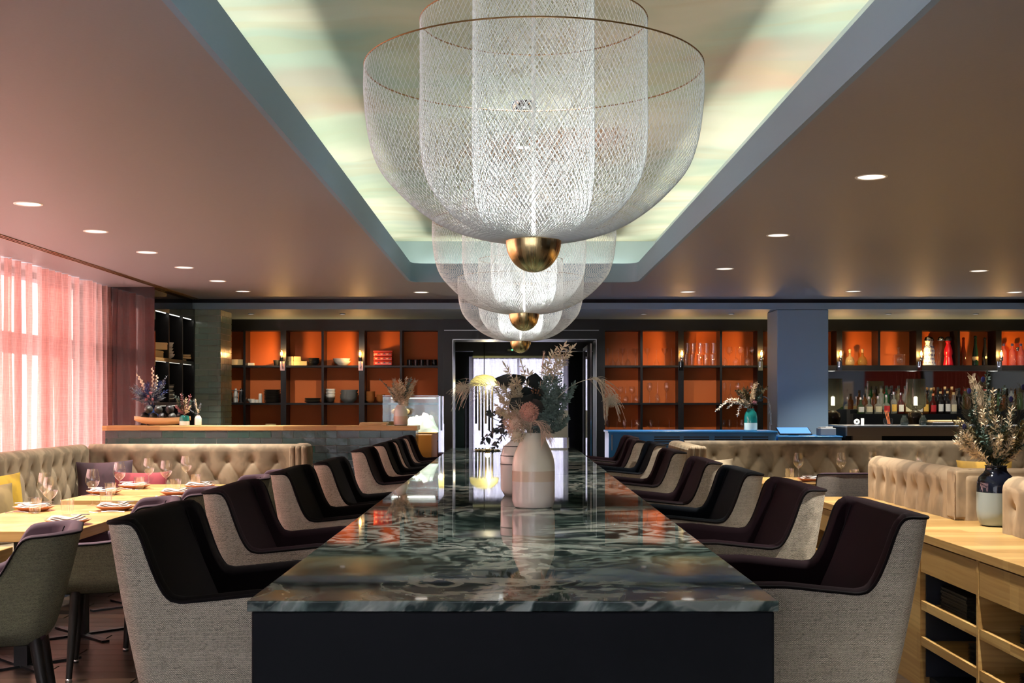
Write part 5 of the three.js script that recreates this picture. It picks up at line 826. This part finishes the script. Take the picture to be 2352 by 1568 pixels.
{ // tufted booth backs standing on the cabinet
  const back = (label, d0, d1, corner) => {
    const t = thing('booth_back', label, 'bench back');
    tuftedBack(t, d1 - d0, 0.275, [0.125], 0.205, 0.12, 0.019, 0.13, M.velvetRose, [2.39, CAB + 0.0005, -d1], -Math.PI / 2, 0.010);
    if (corner) { part(t, 'return_back', bx(1.6, 0.274, 0.14, 3.17, CAB + 0.1375, -(d0 + 0.055), 0.022), M.velvetRose); tuftedBack(t, 1.5, 0.265, [0.125], 0.205, 0.11, 0.020, 0.10, M.velvetRose, [2.42, CAB + 0.0008, -(d0 - 0.004)], 0, 0.010); part(t, 'edge_piping', tube([V(2.368, CAB + 0.006, -(d0 - 0.012)), V(2.368, CAB + 0.25, -(d0 - 0.010))], 0.003, 8, 6), M.velvetRose); }
    part(t, 'end_pad', bx(0.12, 0.26, 0.05, 2.455, CAB + 0.131, -(d1 - 0.02), 0.022), M.velvetRose);
    return t;
  };
  back('rose beige tufted booth back on the maple cabinet, left of the blue and grey vase', 6.45, 8.04, true);
  back('rose beige tufted booth back cut by the right edge of the picture', 3.4, 5.84, false).children.length;
  const s = scene.children[scene.children.length - 1]; part(s, 'end_pad', bx(0.125, 0.262, 0.06, 2.452, CAB + 0.132, -5.815, 0.024), M.velvetRose);
}
// ---------------------------------------------------------------- vases and dried flowers
const leaf = (l, w, curl = 0.15, n = 4) => grid(2, n, (u, v) => { const s = Math.sin(Math.PI * Math.pow(v, 0.8)) * (1 - 0.25 * v), x = (u - 0.5) * w * s; return [x, l * v * (1 - 0.3 * curl * v), curl * l * v * v - Math.abs(u - 0.5) * w * 0.35 * s]; });
const UPV = V(0, 1, 0);
function orient(g, pos, dir, roll) { const q = new THREE.Quaternion().setFromUnitVectors(UPV, dir.clone().normalize()), h = g.clone(); h.rotateY(roll); h.applyQuaternion(q); h.translate(pos.x, pos.y, pos.z); return h; }
function sprig(pts, o) {                                          // a stem with leaves along it
  const c = new THREE.CatmullRomCurve3(pts), list = [new THREE.TubeGeometry(c, 14, o.r || 0.0016, 4)], base = leaf(1, o.ratio || 0.35, o.curl ?? 0.2, o.round ? 5 : 4);
  for (let k = 0; k < o.n; k++) {
    const t = o.from + (1 - o.from) * (k + 0.5) / o.n, p = c.getPoint(t), d = c.getTangent(t), a = k * 2.4 + rnd() * 1.2, side = V(Math.cos(a), 0.25 * Math.sin(3 * a), Math.sin(a)); side.addScaledVector(d, -side.dot(d)).normalize();
    const dir = d.clone().multiplyScalar(o.fwd ?? 0.7).add(side).add(V(0, o.droop ? -o.droop : 0, 0)), s = o.len * rr(0.7, 1.2) * (1 - (o.shrink ?? 0.4) * t), g = base.clone().scale(s, s, s); p.addScaledVector(side, 0.001); list.push(orient(g, p, dir, rnd() * 6.28));
  }
  const tip = base.clone().scale(o.len * 0.6, o.len * 0.6, o.len * 0.6); list.push(orient(tip, c.getPoint(1), c.getTangent(1), 0)); return mg(list);
}
function feather(pts, L, n, from, droop, fluff) {                // a plume: shaft and many fine curved barbs
  const c = new THREE.CatmullRomCurve3(pts), list = [new THREE.TubeGeometry(c, 24, 0.0012, 4)];
  for (let k = 0; k < n; k++) {
    const t = from + (1 - from) * k / n, p = c.getPoint(t), d = c.getTangent(t), a = k * 3.1416 + rr(-0.7, 0.7), side = V(Math.cos(a), rr(-0.3, 0.3), Math.sin(a) * 0.6 + rr(-0.2, 0.2)); side.addScaledVector(d, -side.dot(d)).normalize();
    const l = L * rr(0.6, 1.1) * (t > 0.8 ? 0.75 : 1), e = p.clone().addScaledVector(side, l * 0.55).addScaledVector(d, l * 0.75); e.y -= droop * l * rr(0.3, 1); const m = p.clone().addScaledVector(side, l * 0.35).addScaledVector(d, l * 0.3);
    list.push(new THREE.TubeGeometry(new THREE.QuadraticBezierCurve3(p, m, e), 4, 0.0007, 3));
  }
  if (fluff) { const e = c.getPoint(0.93); for (let k = 0; k < fluff; k++) { const d = c.getTangent(0.93).multiplyScalar(rr(0.2, 1)).add(V(rr(-0.8, 0.8), rr(-0.8, 0.8), rr(-0.5, 0.5))).normalize(), l = L * rr(0.2, 0.5); list.push(new THREE.TubeGeometry(new THREE.QuadraticBezierCurve3(e, e.clone().addScaledVector(d, l * 0.5).add(V(0, 0.004, 0)), e.clone().addScaledVector(d, l)), 3, 0.0009, 3)); } }
  return mg(list);
}
function puff(r, n, l, w) { const list = [], b = leaf(1, 0.6, 0.3, 3); for (let k = 0; k < n; k++) { const y = 1 - 2 * (k + 0.5) / n, a = k * 2.39996, q = Math.sqrt(1 - y * y), d = V(q * Math.cos(a), y, q * Math.sin(a)); list.push(orient(b.clone().scale(w, l, l), d.clone().multiplyScalar(r * rr(0.75, 1)), d.clone().add(V(rr(-0.4, 0.4), rr(-0.4, 0.4), rr(-0.4, 0.4))), rnd() * 6.28)); } list.push(new THREE.IcosahedronGeometry(r * 0.72, 2)); return mg(list); }
const F = { cream: phy([0.62, 0.50, 0.33], 0.8, { transmission: 0.15, thickness: 0 }), pale: phy([0.72, 0.62, 0.46], 0.8, { transmission: 0.15, thickness: 0 }), teal: phy([0.15, 0.215, 0.19], 0.7), dark: phy([0.018, 0.024, 0.024], 0.45), grey: phy([0.06, 0.07, 0.075], 0.6), pink: phy([0.78, 0.43, 0.34], 0.85, { transmission: 0.15, thickness: 0 }), blush: phy([0.74, 0.53, 0.41], 0.85), peacock: phy([0.05, 0.042, 0.018], 0.5), bluebloom: phy([0.02, 0.035, 0.13], 0.7), bluegrey: phy([0.16, 0.19, 0.22], 0.7), olive: phy([0.11, 0.085, 0.03], 0.7), brown: phy([0.22, 0.09, 0.04], 0.7), rose: phy([0.30, 0.12, 0.13], 0.8), eye: std([0.012, 0.012, 0.06], 0.4), green: phy([0.03, 0.06, 0.045], 0.6) };
const arc3 = (a, b, bend, up = 0.5) => { const m = a.clone().lerp(b, up).add(bend || V(0, 0, 0)); return [a, a.clone().lerp(m, 0.5).add(V(0, 0.02, 0)), m, m.clone().lerp(b, 0.5).add((bend || V(0, 0, 0)).clone().multiplyScalar(0.3)), b]; };
// --- vase with cream and blush glaze on the marble table
{
  const pos = [0.0873, 0.95, -5.1], prof = [[0, 0.003], [0.076, 0.0], [0.083, 0.006], [0.0905, 0.03], [0.0905, 0.175], [0.0885, 0.195], [0.083, 0.22], [0.072, 0.247], [0.060, 0.272], [0.052, 0.292], [0.0478, 0.308], [0.048, 0.316], [0.0455, 0.316], [0.044, 0.306]];
  const v = thing('vase', 'cream and blush glazed ceramic vase on the marble table', 'vase', pos);
  const up = prof.filter(p => p[1] >= 0.155), lo = prof.filter(p => p[1] < 0.155), at = [0.0905, 0.155];
  part(v, 'upper_glaze', lathe([at, ...up], 64), phy([0.70, 0.63, 0.53], 0.3)); part(v, 'band', lathe([[0.0906, 0.156], [0.0909, 0.15], [0.0909, 0.115], [0.0906, 0.112]], 64), phy([0.66, 0.50, 0.39], 0.15)); part(v, 'lower_glaze', lathe([...lo, [0.0905, 0.114]], 64), phy([0.70, 0.62, 0.59], 0.08));
  const t = thing('dried_bouquet', 'dried bouquet of cream foliage, pink bloom and drooping plumes in the cream vase', 'bouquet', [pos[0], 0.95 + 0.30, pos[2]]);
  const S = V(0, -0.02, 0), st = (x = 0.025, z = 0.02) => V(rr(-x, x), -0.02, rr(-z, z));
  for (let k = 0; k < 20; k++) part(t, 'cream_sprig', sprig(arc3(st(), V(-0.03 - 0.13 * rnd(), 0.10 + 0.16 * rnd(), rr(-0.04, 0.07)), V(-0.01, 0.02, 0)), { n: 60, from: 0.2, len: 0.034, ratio: 0.34, curl: 0.4, fwd: 0.8 }), k % 3 ? F.cream : F.pale);
  for (const [x, y] of [[-0.12, 0.30], [-0.05, 0.31], [-0.02, 0.27], [0.05, 0.30], [-0.15, 0.22]]) part(t, 'cream_sprig', sprig(arc3(st(), V(x, y, rr(-0.05, 0.05)), V(0.01, 0.02, 0)), { n: 34, from: 0.45, len: 0.045, ratio: 0.34, curl: 0.3 }), F.pale);
  for (const [x, y, dx] of [[0.13, 0.385, 0], [0.165, 0.375, 0.02], [0.09, 0.36, 0], [0.14, 0.33, 0]]) part(t, 'leafy_twig', sprig(arc3(st(), V(x, y, rr(-0.04, 0.04)), V(-0.015, 0.03, 0), 0.6), { n: 30, from: 0.55, len: 0.05, ratio: 0.32, curl: 0.2, fwd: 0.5 }), F.pale);
  part(t, 'pampas_tip', sprig(arc3(S, V(0.045, 0.355, 0), V(0.0, 0, 0)), { n: 60, from: 0.82, len: 0.022, ratio: 0.12, fwd: 2 }), F.blush);
  for (let k = 0; k < 24; k++) { const e = V(0.01 + 0.17 * rnd(), 0.06 + 0.21 * rnd(), rr(-0.02, 0.10)); part(t, 'eucalyptus_sprig', sprig(arc3(st(), e, V(0.02, 0.0, 0.02)), { n: 90, from: 0.2, len: 0.027, ratio: 0.6, curl: 0.3, fwd: 0.5 }), F.teal); }
  for (const [x, y, z, l, a] of [[-0.05, 0.165, 0.0, 0.075, -0.9], [-0.015, 0.145, 0.03, 0.085, -0.3], [0.0, 0.2, -0.01, 0.085, 0.15], [-0.02, 0.125, 0.045, 0.07, 0.2], [-0.10, 0.215, -0.02, 0.075, -1.1], [0.0, 0.11, 0.05, 0.07, 0.7], [-0.055, 0.115, 0.045, 0.07, -0.6], [0.01, 0.155, 0.03, 0.075, 0.6], [-0.06, 0.21, 0.0, 0.07, -0.4]]) { const m = part(t, 'dark_leaf', leaf(l, 0.085, 0.25, 10), F.dark); m.position.set(x, y, z); m.rotation.set(0.25, rr(-0.6, 0.6), -a); }
  const ph = part(t, 'pink_bloom', puff(0.036, 620, 0.012, 0.008), F.pink); ph.position.set(-0.018, 0.105, 0.055);
  const pb = part(t, 'blush_bloom', puff(0.045, 480, 0.02, 0.006), F.blush); pb.position.set(-0.075, 0.06, 0.02);
  const pc = part(t, 'cream_bloom', puff(0.032, 160, 0.014, 0.01), F.pale); pc.position.set(-0.07, 0.012, 0.03);
  part(t, 'brown_berries', mg([...Array(16)].map(() => new THREE.IcosahedronGeometry(0.004, 1).translate(rr(-0.02, 0.02), rr(-0.015, 0.015), rr(-0.01, 0.01)))), F.brown).position.set(0.012, 0.19, 0.05);
  part(t, 'plume', feather([S, V(-0.06, 0.09, 0.04), V(-0.15, 0.185, 0.05), V(-0.24, 0.225, 0.05), V(-0.315, 0.20, 0.05)], 0.085, 90, 0.45, 0.9, 110), F.pale);
  part(t, 'plume', feather([S, V(0.08, 0.14, 0.05), V(0.18, 0.225, 0.06), V(0.27, 0.24, 0.06), V(0.315, 0.185, 0.06), V(0.325, 0.15, 0.06)], 0.085, 90, 0.5, 1.1, 150), F.pale);
  part(t, 'plume', feather([V(-0.01, -0.01, 0.04), V(-0.01, 0.06, 0.07), V(0.02, 0.065, 0.085), V(0.045, 0.03, 0.095), V(0.05, 0.0, 0.1)], 0.055, 90, 0.15, 0.8, 40), F.blush);
  part(t, 'plume', feather([S, V(-0.03, 0.06, 0.05), V(-0.09, 0.17, 0.06), V(-0.13, 0.2, 0.06)], 0.05, 40, 0.3, 0.3, 0), F.pale);
  for (const s of [[-0.16, 0.05], [-0.19, 0.085]]) part(t, 'bare_twig', tube([S, V(s[0] * 0.5, s[1] * 0.5, 0.02), V(s[0], s[1], 0.02)], 0.0014, 10, 5), F.grey);
}
// --- striped vase behind it
{
  const p = [0.02, 0.95, -5.75], v = thing('vase', 'white vase with thin black stripes half hidden behind the cream one', 'vase', p);
  part(v, 'body', lathe([[0, 0.002], [0.06, 0], [0.078, 0.03], [0.08, 0.18], [0.068, 0.23], [0.03, 0.262], [0.024, 0.30], [0.027, 0.305]], 40), M.whiteGloss);
  for (const y of [0.235, 0.262, 0.19, 0.15]) part(v, 'stripe', new THREE.TorusGeometry(interp([[0.15, 0.081], [0.19, 0.079], [0.235, 0.065], [0.262, 0.0315]], y), 0.002, 5, 48).rotateX(Math.PI / 2).translate(0, y, 0), M.black);
  const t = thing('dried_bouquet', 'dark eucalyptus branch hanging from the striped vase', 'bouquet', [p[0], 0.95 + 0.29, p[2]]);
  for (const [x, y] of [[-0.13, 0.10], [-0.16, -0.03], [-0.11, -0.07], [0.12, -0.02], [0.16, 0.02], [-0.09, 0.02]]) part(t, 'eucalyptus_branch', sprig(arc3(V(0, -0.02, 0), V(x, y, rr(-0.03, 0.06)), V(0, 0.05, 0)), { n: 16, from: 0.35, len: 0.042, ratio: 0.75, curl: 0.15, fwd: 0.4, shrink: 0.2, droop: 0.3 }), F.grey);
}
// --- brass dish with a tea light at the far end of the table
{
  const t = thing('brass_dish', 'shallow brass dish at the far end of the marble table', 'dish', [-0.23, 0.95, -10.9]); part(t, 'dish', lathe([[0, 0.0], [0.11, 0.0], [0.13, 0.008], [0.128, 0.010], [0.108, 0.004], [0, 0.004]], 40), M.brass);
  const c = thing('tea_light', 'small burning tea light in the brass dish', 'candle', [-0.23, 0.9545, -10.86]); part(c, 'cup', lathe([[0, 0], [0.02, 0], [0.021, 0.018], [0.0195, 0.018], [0.019, 0.004], [0, 0.004]], 20), M.steel); part(c, 'wax', cyl(0.0185, 0.0185, 0.01, 0.0045, 20), M.white); part(c, 'flame', lathe([[0, 0.016], [0.006, 0.022], [0.005, 0.032], [0, 0.045]], 12), glow(RGB(1, 0.85, 0.4), 30));
  const l = new THREE.PointLight(RGB(1, 0.8, 0.4), 0.12, 0, 2); l.position.set(-0.23, 0.985, -10.86); l.castShadow = true; scene.add(l);
}
// --- blue and grey vase on the cabinet
{
  const p = [2.478, CAB + 0.0005, -6.16], v = thing('vase', 'large vase, glossy navy above and pale grey below, between the booth backs', 'vase', p);
  part(v, 'lower_glaze', lathe([[0, 0.003], [0.06, 0], [0.078, 0.01], [0.092, 0.045], [0.095, 0.08], [0.095, 0.175]], 48), phy([0.25, 0.29, 0.285], 0.2)); part(v, 'upper_glaze', lathe([[0.0952, 0.1745], [0.093, 0.22], [0.084, 0.25], [0.062, 0.272], [0.053, 0.285], [0.052, 0.305], [0.056, 0.31], [0.05, 0.31], [0.048, 0.29]], 48), phy([0.006, 0.008, 0.016], 0.06));
  const t = thing('dried_bouquet', 'large dark bouquet with peacock feathers and pale ruscus in the navy and grey vase', 'bouquet', [p[0], p[1] + 0.29, p[2]]), st = () => V(rr(-0.02, 0.02), -0.03, rr(-0.02, 0.02));
  for (const [x, y] of [[-0.03, 0.50], [-0.10, 0.40], [0.03, 0.42], [-0.14, 0.30]]) part(t, 'eucalyptus_stem', sprig(arc3(st(), V(x, y, rr(-0.05, 0.05)), V(-0.02, 0, 0)), { n: 70, from: 0.15, len: 0.024, ratio: 0.8, curl: 0.2, fwd: 0.3, shrink: 0.3 }), F.green);
  for (let k = 0; k < 34; k++) { const a = rr(-1, 1); part(t, 'pale_ruscus', sprig(arc3(st(), V(a * 0.20 - 0.02, 0.12 + rnd() * 0.24 * (1.2 - Math.abs(a)), rr(-0.08, 0.08)), V(0.02 * a, 0.02, 0)), { n: 48, from: 0.25, len: 0.042, ratio: 0.36, curl: 0.25, fwd: 0.8 }), k % 3 ? F.pale : F.cream); }
  for (let k = 0; k < 30; k++) part(t, 'dark_foliage', sprig(arc3(st(), V(rr(-0.2, 0.2), rr(0.10, 0.36), rr(-0.08, 0.08)), V(0, 0.03, 0)), { n: 54, from: 0.15, len: 0.04, ratio: 0.5, curl: 0.3 }), k % 2 ? F.green : F.olive);
  for (const [x, y] of [[-0.19, 0.22], [-0.08, 0.46], [0.06, 0.36], [0.12, 0.42], [-0.15, 0.40], [0.16, 0.25]]) { const e = V(x, y, rr(0.02, 0.08)); part(t, 'peacock_feather', feather(arc3(st(), e, V(x * 0.3, 0.03, 0)), 0.07, 80, 0.45, 0.1, 60), F.peacock); const m = part(t, 'feather_eye', new THREE.SphereGeometry(0.011, 14, 8).scale(1, 1.4, 0.12), F.eye); m.position.copy(e).add(V(0, 0, 0.01)); }
  for (let k = 0; k < 3; k++) part(t, 'pampas_plume', feather(arc3(st(), V(-0.10 + 0.03 * k, 0.48 - 0.04 * k, -0.06), V(0, 0, 0)), 0.05, 110, 0.6, 0.1, 60), F.cream);
}
// --- small bouquets on the counters
function smallVase(name, label, pos, build) { const v = thing('vase', label, 'vase', pos); build(v); return v; }
{
  const p = [-1.035, 1.1765, -11.08];
  smallVase('vase', 'white and blush vase at the right end of the tiled counter', p, v => { part(v, 'body', lathe([[0, 0.002], [0.058, 0], [0.064, 0.01], [0.064, 0.13], [0.05, 0.165], [0.036, 0.18], [0.037, 0.187], [0.033, 0.187]], 36), phy([0.66, 0.64, 0.6], 0.3)); part(v, 'blush_band', lathe([[0.0645, 0.012], [0.0648, 0.03], [0.0648, 0.085]], 36), phy([0.62, 0.46, 0.36], 0.3)); });
  const t = thing('dried_bouquet', 'cream dried bouquet in the vase at the right end of the tiled counter', 'bouquet', [p[0], p[1] + 0.178, p[2]]), st = () => V(rr(-0.015, 0.015), -0.02, rr(-0.015, 0.015));
  for (const [x, y] of [[-0.19, 0.245], [-0.14, 0.2]]) part(t, 'eucalyptus_sprig', sprig(arc3(st(), V(x, y, 0), V(0.02, 0, 0)), { n: 34, from: 0.3, len: 0.022, ratio: 0.5 }), F.teal);
  for (let k = 0; k < 22; k++) part(t, 'cream_sprig', sprig(arc3(st(), V(rr(-0.11, 0.12), rr(0.10, 0.26), rr(-0.04, 0.04)), V(0, 0.01, 0)), { n: 44, from: 0.2, len: 0.045, ratio: 0.38, curl: 0.3 }), k % 4 === 3 ? F.teal : k % 2 ? F.cream : F.pale);
  for (const [x, y] of [[0.14, 0.24], [-0.06, 0.25], [0.11, 0.19]]) part(t, 'plume', feather(arc3(st(), V(x, y, 0.02), V(0, 0, 0)), 0.05, 60, 0.5, 0.1, 40), F.pale);
  const b = part(t, 'white_bloom', puff(0.028, 100, 0.014, 0.014), F.pale); b.position.set(0.045, 0.03, 0.04);
}
{ // blue console vase
  const p = [2.455, 1.0975, -12.4];
  smallVase('vase', 'teal glass vase with a pale lower half on the blue cabinet', p, v => { part(v, 'lower_glaze', lathe([[0, 0.002], [0.062, 0], [0.068, 0.008], [0.068, 0.08]], 36), phy([0.40, 0.5, 0.46], 0.2)); part(v, 'upper_glaze', lathe([[0.0682, 0.0795], [0.067, 0.14], [0.058, 0.185], [0.04, 0.205], [0.036, 0.222], [0.04, 0.228], [0.035, 0.226]], 36), phy([0.008, 0.12, 0.11], 0.05)); });
  const t = thing('dried_bouquet', 'spreading dried bouquet in the teal vase before the blue pillar', 'bouquet', [p[0], p[1] + 0.215, p[2]]), st = () => V(rr(-0.012, 0.012), -0.02, rr(-0.012, 0.012));
  for (const [x, y, b] of [[-0.36, -0.01, 0.1], [-0.26, 0.09, 0.06], [-0.24, 0.02, 0.08], [-0.14, -0.06, 0.12]]) part(t, 'silver_spray', sprig(arc3(st(), V(x, y, 0.03), V(0, b, 0)), { n: 80, from: 0.15, len: 0.036, ratio: 0.45, fwd: 0.4 }), F.pale);
  for (const [x, y] of [[0.2, -0.16], [0.215, -0.10], [0.19, 0.02]]) part(t, 'trailing_stem', sprig([st(), V(0.08, 0.12, 0), V(0.16, 0.13, 0), V(0.2, 0.03, 0), V(x, y - 0.05, 0)], { n: 40, from: 0.3, len: 0.018, ratio: 0.4, droop: 0.6 }), F.bluegrey);
  for (let k = 0; k < 24; k++) part(t, 'foliage', sprig(arc3(st(), V(rr(-0.16, 0.18), rr(0.08, 0.27), rr(-0.06, 0.06)), V(0, 0.02, 0)), { n: 44, from: 0.2, len: 0.05, ratio: 0.4 }), [F.olive, F.cream, F.green, F.peacock][k % 4]);
  for (const [x, y] of [[-0.15, 0.20], [-0.08, 0.22], [0.10, 0.24]]) part(t, 'brown_feather', feather(arc3(st(), V(x, y, 0.03), V(0, 0, 0)), 0.05, 60, 0.4, 0.2, 30), F.olive);
  const m = part(t, 'pink_bloom', puff(0.022, 60, 0.012, 0.012), F.rose); m.position.set(0.03, 0.08, 0.04);
}
{ // left end of the tiled counter
  const q = (x, d) => (x - 1178) * d / 2758, Y0 = 1.1765;
  const bowl = thing('wooden_bowl', 'long boat shaped wooden bowl of avocados on the tiled counter', 'bowl', [q(373, 11.02), Y0, -11.02]);
  const boat = s => grid(40, 14, (u, v) => { const x = (u - 0.5) * 2, w = 0.085 * Math.sqrt(Math.max(0.0, 1 - Math.pow(Math.abs(x), 2.4))) * s, a = (v - 0.5) * Math.PI; return [x * 0.26 * (0.97 + 0.03 * s), 0.002 + (1 - s) * 0.08 + 0.062 * (1 - Math.cos(a) * (1 - 0.55 * Math.pow(Math.abs(x), 3))) + 0.014 * x * x, w * Math.sin(a)]; });
  part(bowl, 'shell', mg([boat(1), boat(0.9)]), phy([0.62, 0.42, 0.21], 0.4));
  const av = lathe([[0, 0], [0.022, 0.004], [0.034, 0.02], [0.036, 0.036], [0.029, 0.058], [0.018, 0.078], [0.008, 0.088], [0, 0.09]], 22).translate(0, -0.036, 0).scale(1.08, 1.0, 1.08), avm = [phy([0.022, 0.02, 0.022], 0.5), phy([0.03, 0.03, 0.026], 0.5)];
  [[331, 0.080, 1.3, 0.2], [352, 0.074, 1.5, 0.1], [373, 0.072, 1.4, -0.2], [394, 0.074, 1.5, 0.15], [415, 0.080, 1.3, -0.1], [364, 0.140, 1.4, 1.3], [389, 0.142, 1.2, 0.3], [341, 0.142, 1.5, -0.2]].forEach(([x, y, tip, yaw], i) => { const m = one('avocado', `dark avocado, ${['leftmost low one', 'second low one', 'third low one', 'fourth low one', 'rightmost low one', 'upper one in the middle', 'upper round one at the right', 'upper one before the blue vase'][i]} in the boat shaped bowl`, 'avocado', av, avm[i % 2], [q(x, 11.02), Y0 + y + 0.006, -11.02 + 0.01 * (i % 3 - 1)], 0, 'avocados in the wooden bowl'); m.rotation.set(tip, yaw, 0); });
  let p = [q(347, 11.14), Y0, -11.14];
  smallVase('vase', 'cobalt blue vase behind the wooden bowl', p, v => part(v, 'body', lathe([[0, 0.002], [0.04, 0], [0.06, 0.05], [0.066, 0.1], [0.055, 0.14], [0.036, 0.165], [0.042, 0.19], [0.038, 0.19]], 32), phy([0.012, 0.03, 0.10], 0.08)));
  let t = thing('dried_bouquet', 'blue grey bouquet with pussy willow in the cobalt vase', 'bouquet', [p[0], p[1] + 0.18, p[2]]); const st = () => V(rr(-0.015, 0.015), -0.02, rr(-0.015, 0.015));
  for (const [x, y] of [[-0.13, 0.30], [-0.10, 0.26], [0.015, 0.36], [0.06, 0.29]]) part(t, 'willow_twig', mg([tube(arc3(st(), V(x, y, 0.01), V(0.01, 0, 0)), 0.002, 10, 5), ...[...Array(9)].map((_, k) => { const c = new THREE.CatmullRomCurve3(arc3(V(0, -0.02, 0), V(x, y, 0.01), V(0.01, 0, 0))), s = c.getPoint(0.55 + 0.05 * k); return new THREE.SphereGeometry(0.007, 8, 6).scale(1, 1.5, 1).translate(s.x + (k % 2 ? 0.007 : -0.007), s.y, s.z); })]), F.pale);
  for (let k = 0; k < 30; k++) part(t, 'blue_sprig', sprig(arc3(st(), V(rr(-0.17, 0.15), rr(0.06, 0.22), rr(-0.05, 0.05)), V(0, 0.02, 0)), { n: 44, from: 0.2, len: 0.045, ratio: 0.26 }), k % 2 ? F.bluebloom : F.bluegrey);
  for (const [x, y] of [[0.15, 0.27], [0.13, 0.19]]) part(t, 'silver_sprig', sprig(arc3(st(), V(x, y, 0.02), V(0, 0.02, 0)), { n: 36, from: 0.3, len: 0.03, ratio: 0.4 }), F.bluegrey);
  for (let k = 0; k < 4; k++) { const m = part(t, 'pink_bud', puff(0.014, 40, 0.008, 0.008), F.rose); m.position.set(-0.03 + 0.02 * k, 0.06 + 0.03 * (k % 3), 0.05); }
  p = [q(424.5, 10.99), Y0, -10.98];
  smallVase('vase', 'small teal and white vase in front of the wooden bowl', p, v => { part(v, 'lower_glaze', lathe([[0, 0.002], [0.042, 0], [0.0465, 0.006], [0.0465, 0.042]], 30), phy([0.66, 0.68, 0.63], 0.2)); part(v, 'upper_glaze', lathe([[0.0467, 0.0418], [0.046, 0.07], [0.036, 0.088], [0.032, 0.095], [0.028, 0.094]], 30), phy([0.01, 0.13, 0.11], 0.08)); });
  t = thing('dried_bouquet', 'small bouquet of pink and brown grasses in the teal and white vase', 'bouquet', [p[0], p[1] + 0.088, p[2]]);
  for (let k = 0; k < 22; k++) part(t, 'sprig', sprig(arc3(V(rr(-0.01, 0.01), -0.02, 0), V(rr(-0.09, 0.09), rr(0.06, 0.2), rr(-0.04, 0.04)), V(0, 0.01, 0)), { n: 34, from: 0.2, len: 0.034, ratio: 0.38 }), [F.rose, F.green, F.olive, F.cream][k % 4]);
  p = [q(455, 11.0), Y0, -11.0];
  smallVase('vase', 'small white bottle vase beside the tiled column', p, v => part(v, 'body', lathe([[0, 0.002], [0.026, 0], [0.032, 0.008], [0.032, 0.065], [0.022, 0.085], [0.014, 0.09], [0.015, 0.096]], 28), M.whiteGloss));
  t = thing('dried_bouquet', 'few pale dried flowers in the small white bottle vase', 'bouquet', [p[0], p[1] + 0.09, p[2]]);
  for (let k = 0; k < 7; k++) part(t, 'flower_stem', sprig(arc3(V(0, -0.02, 0), V(rr(-0.07, 0.05), rr(0.04, 0.16), rr(-0.02, 0.03)), V(0, 0.01, 0)), { n: 20, from: 0.5, len: 0.02, ratio: 0.5 }), k % 2 ? F.pale : F.bluegrey);
}
scene.traverse(o => { if (o.isMesh) o.castShadow = o.receiveShadow = true; });
renderer.render(scene, camera);
